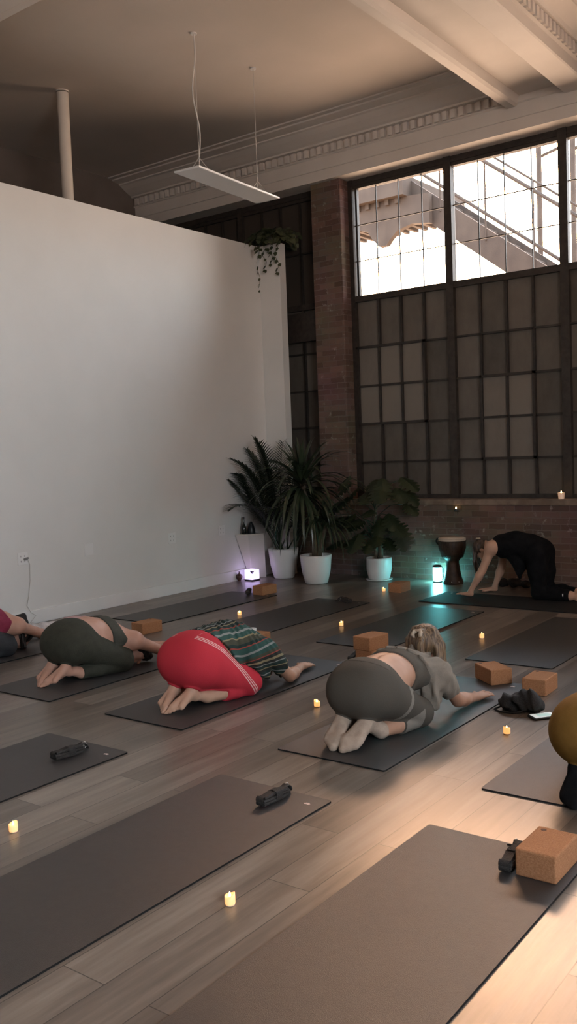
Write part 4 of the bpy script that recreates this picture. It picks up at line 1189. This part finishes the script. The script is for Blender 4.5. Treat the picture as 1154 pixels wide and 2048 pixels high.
tube(bm, [(-.012, .505, .484), (.042, .505, .484)], .009, 10)
obj('hair_clip', bm, 'clip_beige', P['root'], True, (.025, .055, 0))

# --- person in red track pants and striped shirt
cfg = dict(skin='skin_light', knee_w=.16, knee_y=.35, butt=1.05, s=1.05, ymax=1.32, spine=False,
    torso=[(.06, .305, .165, .122), (.20, .322, .158, .112), (.36, .322, .170, .116), (.49, .272, .178, .104)],
    R=((.195, .510, .240), (.240, .695, .050), (.125, .985, .040), (-.12, 1, -.10), (.1, 0, 1)),
    L=((-.195, .510, .240), (-.24, .72, .050), (-.17, .99, .040), (.10, 1, -.08), (-.1, 0, 1)),
    head=((.02, .690, .112), (0, .12, -1), (0, 1, .12)), curl=.22, hs=1.04, sleeve=.36)
P = child_pose('person', 'person folded in child\'s pose wearing red track pants and a dark striped shirt, barefoot', (-3.86, 4.07, Z0), cfg)
def u_red(V):
    x, y, z = V[:, 0], V[:, 1], V[:, 2]
    # distance from the line hip-side to knee, measured across the thigh
    sgn = ((y-.20)*(.30-.085)+(z-.30)*(.36-.20))/math.hypot(.215, .16)
    sgn = sgn + .35*np.clip(z-.26, 0, 1)
    v = np.clip((sgn+.088)/.085, 0, .99)
    return np.where(x > .08, v, np.where(x < -.08, v, 0.))
garment(P, 'track_pants', 'red_track', bottoms(P, ((0, .707, .707), .50), .165), .012, attr=u_red, thick=.022,
    wr=(.0035, lambda X, Y, Z: np.sin(60*Y+35*Z+10*np.sin(8*X))*np.clip((Y-.12)*6, 0, 1)))
garment(P, 'waistband', 'red_rib', [dict(p_, cuts=(((0, .707, .707), .502), ((0, -.707, -.707), -.474))) for p_ in P['seat']], .0145, thick=.022)
def u_shirt(V):
    x, y, z = V[:, 0], V[:, 1], V[:, 2]
    a = np.arctan2(x, z-.16)/PI                              # round the trunk
    return np.mod(np.abs(a*1.5+.016*np.sin(14*y)+.02), .999)
garment(P, 'shirt', 'striped_cotton', P['tor']+P['up']+[E_((.195, .51, .240), (.09, .09, .09)), E_((-.195, .51, .240), (.09, .09, .09))], .016,
    cuts=[((0, -.832, -.555), -.312), ((0, .80, .60), .668)], thick=.05, attr=u_shirt, wr=(.005, lambda X, Y, Z: np.sin(70*X+55*Y+12*np.sin(7*Y+9*Z))*np.sin(16*Y+24*X)),
    extra=[C((.17, .48, .26), (.165, .47, .12), .075, .055, .05, xs=.7), C((.165, .44, .22), (.165, .46, .12), .07, .05, .04, xs=.6), C((.195, .510, .248), (.212, .575, .175), .066, .064, .04), C((-.195, .510, .248), (-.212, .575, .175), .066, .064, .04), C((.175, .40, .29), (.212, .44, .11), .036, .022, .03), C((.18, .36, .30), (.208, .40, .18), .034, .022, .03), C((.19, .48, .27), (.214, .49, .09), .038, .022, .03)], )
R = random.Random(4)
hp = [E_((.02, .710, .135), (.086, .094, .092), .03)]+strands(None, (.09, .66, .15), (.10, .62, .05), 6, .016, .010, R, .016, mids=[(.11, .64, .10)])+strands(None, (.05, .745, .15), (.11, .755, .03), 5, .016, .009, R, .016)
hair(P, 'hair', 'hair_brown', hp)
bm = bmesh.new(); tube(bm, [(-.14, .06, .405), (-.07, .045, .437), (0, .04, .446), (.07, .045, .437), (.14, .06, .405)], .009, 8)
obj('shirt_hem', bm, 'tee_sage', P['root'], True)

# --- person in olive leggings and crop top
cfg = dict(skin='skin_pink', knee_w=.165, knee_y=.36, ymax=1.3, s=1.0, butt=.97,
    torso=[(.05, .290, .155, .116), (.19, .302, .132, .100), (.32, .280, .142, .102), (.44, .222, .158, .092)],
    R=((.175, .475, .205), (.195, .72, .085), (.165, .965, .032), (.05, 1, -.05), (.1, 0, 1)),
    L=((-.175, .475, .205), (-.22, .74, .075), (-.20, 1.0, .034), (-.02, 1, -.05), (-.1, 0, 1)),
    head=((.06, .60, .105), (.35, .1, -1), (0, 1, .1)))
P = child_pose('person', 'person folded forward in olive leggings and grey crop top, bare back, dark hair', (-5.085, 4.11, Z0), cfg)
garment(P, 'leggings', 'olive_knit', bottoms(P, ((0, .83, .557), .318), .05), .007, thick=.016)
bm = bmesh.new()
garment(P, 'crop_top', 'olive_band', P['tor'], .007, cuts=[((0, -1, -.15), -.325), ((0, 1, .25), .455)])
R = random.Random(6)
hp = [E_((.065, .625, .115), (.085, .092, .085), .03), E_((.10, .66, .05), (.045, .05, .045), .03)]+strands(None, (.11, .60, .14), (.135, .67, .04), 6, .016, .010, R, .015)
hair(P, 'hair', 'hair_dark', hp)

# --- person cut off by the left edge
cfg = dict(skin='skin_pink', knee_w=.16, knee_y=.36, ymax=1.3,
    torso=[(.05, .285, .155, .116), (.19, .295, .135, .100), (.32, .285, .145, .102), (.43, .250, .158, .092)],
    R=((.175, .465, .225), (.135, .675, .135), (.115, .86, .045), (-.05, 1, -.12), (.1, 0, 1)),
    L=((-.175, .465, .225), (-.22, .70, .08), (-.20, .95, .034), (0, 1, -.05), (-.1, 0, 1)),
    head=((.02, .60, .105), (0, .1, -1), (0, 1, .1)))
P = child_pose('person', 'person at the left edge mostly out of view, bare arm reaching forward, berry top', (-6.33, 4.02, Z0), cfg)
garment(P, 'leggings', 'charcoal_knit', bottoms(P, ((0, .83, .557), .318), .05), .007, thick=.016)
garment(P, 'top', 'berry_knit', P['tor'], .008, cuts=[((0, -1, 0), -.12), ((0, 1, .25), .47)])
R = random.Random(8)
hair(P, 'hair', 'hair_dark', [E_((.02, .62, .12), (.086, .094, .088), .03)]+strands(None, (.08, .58, .12), (.12, .56, .03), 6, .016, .010, R, .015))

# --- person in mustard at the right edge
cfg = dict(skin='skin_warm', knee_w=.16, knee_y=.36, toes=False, butt=1.06, s=1.02, ymax=1.3,
    torso=[(.05, .290, .158, .118), (.19, .300, .138, .102), (.32, .280, .148, .104), (.44, .235, .160, .094)],
    R=((.175, .475, .215), (.21, .72, .07), (.20, .965, .032), (.0, 1, -.05), (.1, 0, 1)),
    L=((-.175, .475, .215), (-.13, .72, .07), (-.08, .95, .034), (.02, 1, -.05), (-.1, 0, 1)),
    head=((.02, .60, .105), (0, .1, -1), (0, 1, .1)))
P = child_pose('person', 'person at the right edge in mustard leggings and black socks, mostly out of view', (-1.285, 3.92, Z0), cfg)
garment(P, 'leggings', 'mustard_knit', bottoms(P, ((0, .83, .557), .318), .05), .008, thick=.016)
garment(P, 'socks', 'black_knit', P['ft'], .006, cuts=[((0, 1, 0), .06)], thick=.012)
garment(P, 'top', 'black_knit', P['tor'], .009, cuts=[((0, -1, 0), -.15), ((0, 1, .25), .48)])
R = random.Random(9)
hair(P, 'hair', 'hair_dark', [E_((.02, .62, .12), (.086, .094, .088), .03)]+strands(None, (.08, .58, .12), (.12, .56, .03), 6, .016, .010, R, .015))

# --- teacher on hands and knees in front of the brick wall, facing left
def teacher():
    root = empty('person', 'person on hands and knees in black tank top and black leggings before the brick wall', 'person', (-3.42, 8.66, Z0))
    G = Grid((-.82, -.38, -.012), (.62, .40, .78), .005)
    leg, calf, ft = [], [], []
    for q in (-1, 1):
        hip = (.01, q*.085, .432); knee = (.035, q*.10, .075)
        leg += [E_((.012, q*.072, .452), (.096, .106, .112), .05), C(hip, (.03, q*.095, .26), .108, .086, .05), C((.03, q*.095, .26), knee, .086, .062, .04), E_((.03, q*.10, .068), (.060, .058, .062), .03)]
        calf += [C((.04, q*.10, .060), (.20, q*.095, .062), .058, .058, .03), C((.20, q*.095, .062), (.33, q*.085, .050), .058, .042, .03)]
        ft += [C((.31, q*.085, .05), (.41, q*.08, .05), .044, .036, .03)] + foot((.43, q*.08, .075), (.95, -q*.05, -.32), (.3, 0, .95), (0, q*1., 0))
    T = [(-.005, .462, .15, .105), (-.09, .497, .135, .100), (-.24, .518, .142, .105), (-.37, .500, .150, .098)]   # x, z, half width, radius
    tor = []
    for A, B in zip(T, T[1:]):
        n = 5
        for sd in (-1, 1): tor.append(C((A[0], sd*(A[2]-A[3]), A[1]), (B[0], sd*(B[2]-B[3]), B[1]), A[3], B[3], .05))
        tor.append(C((A[0], 0, A[1]), (B[0], 0, B[1]), A[3], B[3], .05))
    arms = []
    for q, sh, el, wr in ((-1, (-.425, -.165, .500), (-.515, -.195, .275), (-.635, -.225, .060)), (1, (-.425, .165, .500), (-.47, .18, .27), (-.545, .165, .060))):
        arms += [E_(sh, (.062, .058, .064), .05), C((-.38, q*.07, .51), sh, .08, .06, .05), C(sh, el, .052, .038, .03), C(el, tuple(v3(*el)*.7+v3(*wr)*.3), .038, .040, .02), C(tuple(v3(*el)*.7+v3(*wr)*.3), wr, .040, .024, .02), C(wr, (wr[0]-.012, wr[1], wr[2]-.030), .024, .020, .02)]
        arms += hand((wr[0]-.012, wr[1], .026), (-1, -.06*q, -.06), (0, 0, 1), -1 if q > 0 else 1, curl=.10)
    hc = (-.585, 0.0, .455)
    hp = head_prims(hc, (-.45, 0, -.9), (-.9, 0, .40))
    F = G.blank(); put(F, G, leg+calf+ft+tor); put(F, G, [C((-.42, 0, .53), (-.53, 0, .49), .062, .052, .04)]); put(F, G, arms); put(F, G, hp)
    F = np.maximum(F, .0016-G.ax[2][None, None, :])
    obj('body', to_mesh('body', F, G), 'skin_light', root)
    P = dict(root=root, G=G, F=F)
    garment(P, 'leggings', 'black_knit', leg+[dict(c, cuts=(((1, 0, 0), .31),)) for c in calf], .008, cuts=[((-1, 0, 0), .11)])
    garment(P, 'tank_top', 'black_knit', tor, .011, cuts=[((1, 0, 0), .04), ((-1, 0, -.25), .275)], thick=.035,
        extra=[C((-.28, -.07, .46), (-.18, -.08, .36), .07, .05, .05), C((-.20, -.08, .37), (-.165, -.085, .20), .06, .016, .04), C((-.20, .07, .40), (-.15, .06, .30), .06, .04, .05), C((-.06, -.06, .44), (-.15, -.08, .28), .06, .03, .05)])
    R = random.Random(12)
    h = [E_((-.615, 0, .485), (.092, .088, .085), .03)]+strands(None, (-.66, -.04, .45), (-.625, -.05, .215), 8, .017, .008, R, .020, mids=[(-.655, -.055, .34)])+strands(None, (-.66, .04, .45), (-.60, .04, .24), 5, .017, .008, R, .020, mids=[(-.65, .05, .34)])
    hair(P, 'hair', 'hair_teacher', h)
    bm = bmesh.new(); tube(bm, [(-.635+.018*math.cos(a), -.02+.018*math.sin(a), .575) for a in [2*PI*i/14 for i in range(15)]], .007, 8, False); obj('hair_tie', bm, 'clip_beige', root, True)
    for q in (-1,):
        obj('ankle_tag', boxes((.285, .295, -.147, -.143, .05, .075)), 'outlet_white', root)
teacher()

# ------------------------------------------------------------------ loose things on the floor
def crumple(name, label, cat, loc, rz, size, mat, seed, lumps, amp=.018, extra_part=None):
    root = empty(name, label, cat, loc, rz)
    G = Grid((-size[0], -size[1], -.004), (size[0], size[1], size[2]*1.5), .005)
    F = G.blank(); put(F, G, lumps)
    r = random.Random(seed); a = [r.uniform(0, 6) for _ in range(8)]
    wrinkle(F, G, G.lo, G.lo+G.n*G.h, amp, lambda X, Y, Z: (np.sin(38*X+21*Y+a[0]+3*np.sin(17*Z+a[1]))*np.sin(31*Y-27*Z+a[2])*.6+np.abs(np.sin(24*Z+33*X-19*Y+a[3]))*.5-.25+.35*np.abs(np.sin(52*X-44*Y+38*Z+a[4]+2*np.sin(30*Y+a[5])))-.17))
    F = np.maximum(F, -G.ax[2][None, None, :]+.0)
    obj('fabric', to_mesh('fabric', F, G), mat, root)
    return root
bag = crumple('cloth_bag', 'crumpled black cloth bag on the floor between the cork block and the lit phone', 'bag', (-2.075, 4.93, 0), math.radians(8), (.20, .16, .16), 'black_cloth', 3,
    [E_((-.07, -.01, .042), (.062, .055, .048), .03), E_((.02, .0, .055), (.07, .07, .062), .03), E_((.08, -.01, .05), (.05, .06, .055), .03), E_((-.03, .05, .03), (.08, .04, .035), .03), C((.02, .0, .09), (.06, .03, .10), .03, .02, .03)], .022)
bm = bmesh.new(); tube(bm, [(-.11, -.02, .02), (-.14, -.05, .008), (-.10, -.08, .006), (-.03, -.085, .006), (.02, -.07, .012), (.04, -.05, .03)], .006, 8); obj('drawcord', bm, 'black_cloth', bag, True)

ph = empty('phone', 'small phone in a black case lying face up with a lit teal screen', 'phone', (-1.915, 4.865, 0), math.radians(-38))
obj('case', boxes((-.045, .045, -.075, .075, 0, .013), bev=.006), 'phone_case', ph)
obj('screen', boxes((-.036, .036, -.065, .065, .0125, .0140)), 'screen_white', ph)
obj('picture', boxes((-.024, .026, -.035, .045, .0138, .0146)), 'screen_teal', ph)
bm = bmesh.new(); tube(bm, [(-.02, .075, .006), (-.0, .12, .005), (.05, .14, .005), (.11, .10, .005), (.12, .03, .005)], .0025, 6); obj('wrist_cord', bm, 'phone_case', ph, True)

crumple('wrap_bundle', 'crumpled pale shiny wrap on the floor by the wall, left of the olive leggings', 'cloth', (-6.79, 5.20, 0), math.radians(10), (.22, .30, .14), 'grey_wrap', 5,
    [E_((-.02, -.10, .035), (.075, .08, .05), .03), E_((.0, .0, .03), (.07, .10, .045), .03), E_((.03, .10, .03), (.06, .08, .04), .03)], .022)
crumple('pink_cloth', 'small crumpled pink cloth lying behind the olive leggings by the baseboard', 'cloth', (-6.76, 5.56, 0), math.radians(5), (.2, .24, .14), 'pink_wrap', 6,
    [E_((0, -.05, .035), (.08, .09, .045), .03), E_((.02, .07, .03), (.07, .09, .04), .03)], .018)
crumple('black_pouch', 'rounded black pouch standing at the baseboard beyond the reaching bare arm', 'bag', (-6.99, 5.13, 0), 0, (.12, .14, .18), 'black_cloth', 9,
    [E_((0, 0, .07), (.055, .075, .075), .03), C((0, -.03, .10), (0, .03, .13), .04, .03, .03)], .008)
crumple('dark_bundle', 'low dark bundle on the floor behind the hands of the person in black', 'cloth', (-3.92, 9.22, 0), 0, (.26, .14, .13), 'black_cloth', 11,
    [E_((-.12, 0, .04), (.06, .06, .045), .03), E_((0, 0, .05), (.07, .06, .05), .03), E_((.12, 0, .04), (.06, .05, .042), .03)], .015)
gl = empty('drinking_glass', 'small white-rimmed glass seen just above the striped shirt', 'glass', (-4.60, 5.58, .10))
bm = bmesh.new(); lathe(bm, [(.026, 0), (.031, .004), (.033, .05), (.030, .05), (.028, .008), (.0005, .007)], 24, close_bot=True); obj('cup', bm, 'outlet_white', gl, True)

# ------------------------------------------------------------------ light
w = bpy.data.worlds.new('World'); SC.world = w; w.use_nodes = True
N, L = w.node_tree.nodes, w.node_tree.links
bg = N['Background']
tc = N.new('ShaderNodeTexCoord'); sx = N.new('ShaderNodeSeparateXYZ'); L.new(tc.outputs['Generated'], sx.inputs[0])
rp = N.new('ShaderNodeValToRGB'); e = rp.color_ramp.elements
mr = N.new('ShaderNodeMapRange'); mr.inputs['From Min'].default_value = -1; mr.inputs['From Max'].default_value = 1
L.new(sx.outputs['Z'], mr.inputs['Value']); L.new(mr.outputs['Result'], rp.inputs['Fac'])
e[0].position = 0; e[0].color = (.60, .37, .24, 1); e[1].position = 1; e[1].color = (.60, .74, .95, 1)
k = e.new(.47); k.color = (.95, .68, .50, 1)
k = e.new(.51); k.color = (.96, .88, .80, 1)
k = e.new(.60); k.color = (.84, .90, .96, 1)
az, el = math.radians(-28.5), math.radians(15)
dt = N.new('ShaderNodeVectorMath'); dt.operation = 'DOT_PRODUCT'; L.new(tc.outputs['Generated'], dt.inputs[0])
dt.inputs[1].default_value = (math.cos(el)*math.sin(az), math.cos(el)*math.cos(az), math.sin(el))
gm = N.new('ShaderNodeMapRange'); gm.interpolation_type = 'SMOOTHSTEP'; gm.inputs['From Min'].default_value = math.cos(math.radians(22)); gm.inputs['From Max'].default_value = math.cos(math.radians(3))
L.new(dt.outputs['Value'], gm.inputs['Value'])
gx = N.new('ShaderNodeMix'); gx.data_type = 'RGBA'; gx.blend_type = 'ADD'; gx.inputs['Factor'].default_value = 1.
gs = N.new('ShaderNodeMix'); gs.data_type = 'RGBA'; gs.inputs[6].default_value = (0, 0, 0, 1); gs.inputs[7].default_value = (6.4, 3.0, 1.1, 1)
L.new(gm.outputs['Result'], gs.inputs['Factor']); L.new(rp.outputs['Color'], gx.inputs[6]); L.new(gs.outputs[2], gx.inputs[7])
L.new(gx.outputs[2], bg.inputs['Color']); bg.inputs['Strength'].default_value = 13.0

def sun(name, az_from, el, color, strength, angle):
    ld = bpy.data.lights.new(name, 'SUN'); ld.color = color; ld.energy = strength; ld.angle = math.radians(angle)
    o = bpy.data.objects.new(name, ld); COL.objects.link(o)
    a, b = math.radians(az_from), math.radians(el)
    d = Vector((math.cos(b)*math.sin(a), math.cos(b)*math.cos(a), math.sin(b)))   # towards the sun
    o.rotation_euler = d.to_track_quat('Z', 'Y').to_euler(); o.location = d*30
    return o
sun('low_sun', -29, 9.5, (1., .60, .32), 26., 3.)

ld = bpy.data.lights.new('added_side_fill', 'AREA'); ld.shape = 'RECTANGLE'; ld.size = RZ1-RZ0; ld.size_y = RW[1]-RW[0]; ld.color = (.68, .85, 1.); ld.energy = 250  # cool fill lamp added in the unseen right wall to brighten the partition
lo_ = bpy.data.objects.new('added_side_fill', ld); COL.objects.link(lo_); lo_.location = (XR+.38, (RW[0]+RW[1])/2, (RZ0+RZ1)/2); lo_.rotation_euler = (0, PI/2, 0)

# ------------------------------------------------------------------ camera
f, yaw, pit, rol = 1818.25, .644167, -.0659819, -.0389672
Fv = Vector((-math.sin(yaw)*math.cos(pit), math.cos(yaw)*math.cos(pit), math.sin(pit)))
Rv = Fv.cross(Vector((0, 0, 1))).normalized(); Uv = Rv.cross(Fv)
R2 = math.cos(rol)*Rv+math.sin(rol)*Uv; U2 = -math.sin(rol)*Rv+math.cos(rol)*Uv
cam = bpy.data.cameras.new('Camera'); co_ = bpy.data.objects.new('Camera', cam); COL.objects.link(co_)
M = Matrix((R2, U2, -Fv)).transposed().to_4x4(); M.translation = (0, 0, 1.55); co_.matrix_world = M
cam.sensor_fit = 'VERTICAL'; cam.sensor_height = 36; cam.lens = f*36/2048; cam.clip_start = .05; cam.clip_end = 200
SC.camera = co_

SC.view_settings.view_transform = 'Standard'; SC.view_settings.look = 'None'
SC.view_settings.gamma = 1; SC.view_settings.exposure = .02; SC.view_settings.use_curve_mapping = False
SC.cycles.use_denoising = True
SC.cycles.max_bounces = 10; SC.cycles.diffuse_bounces = 6; SC.cycles.glossy_bounces = 4; SC.cycles.transparent_max_bounces = 12
SC.cycles.sample_clamp_indirect = 8.
SC.cycles.caustics_reflective = False; SC.cycles.caustics_refractive = False
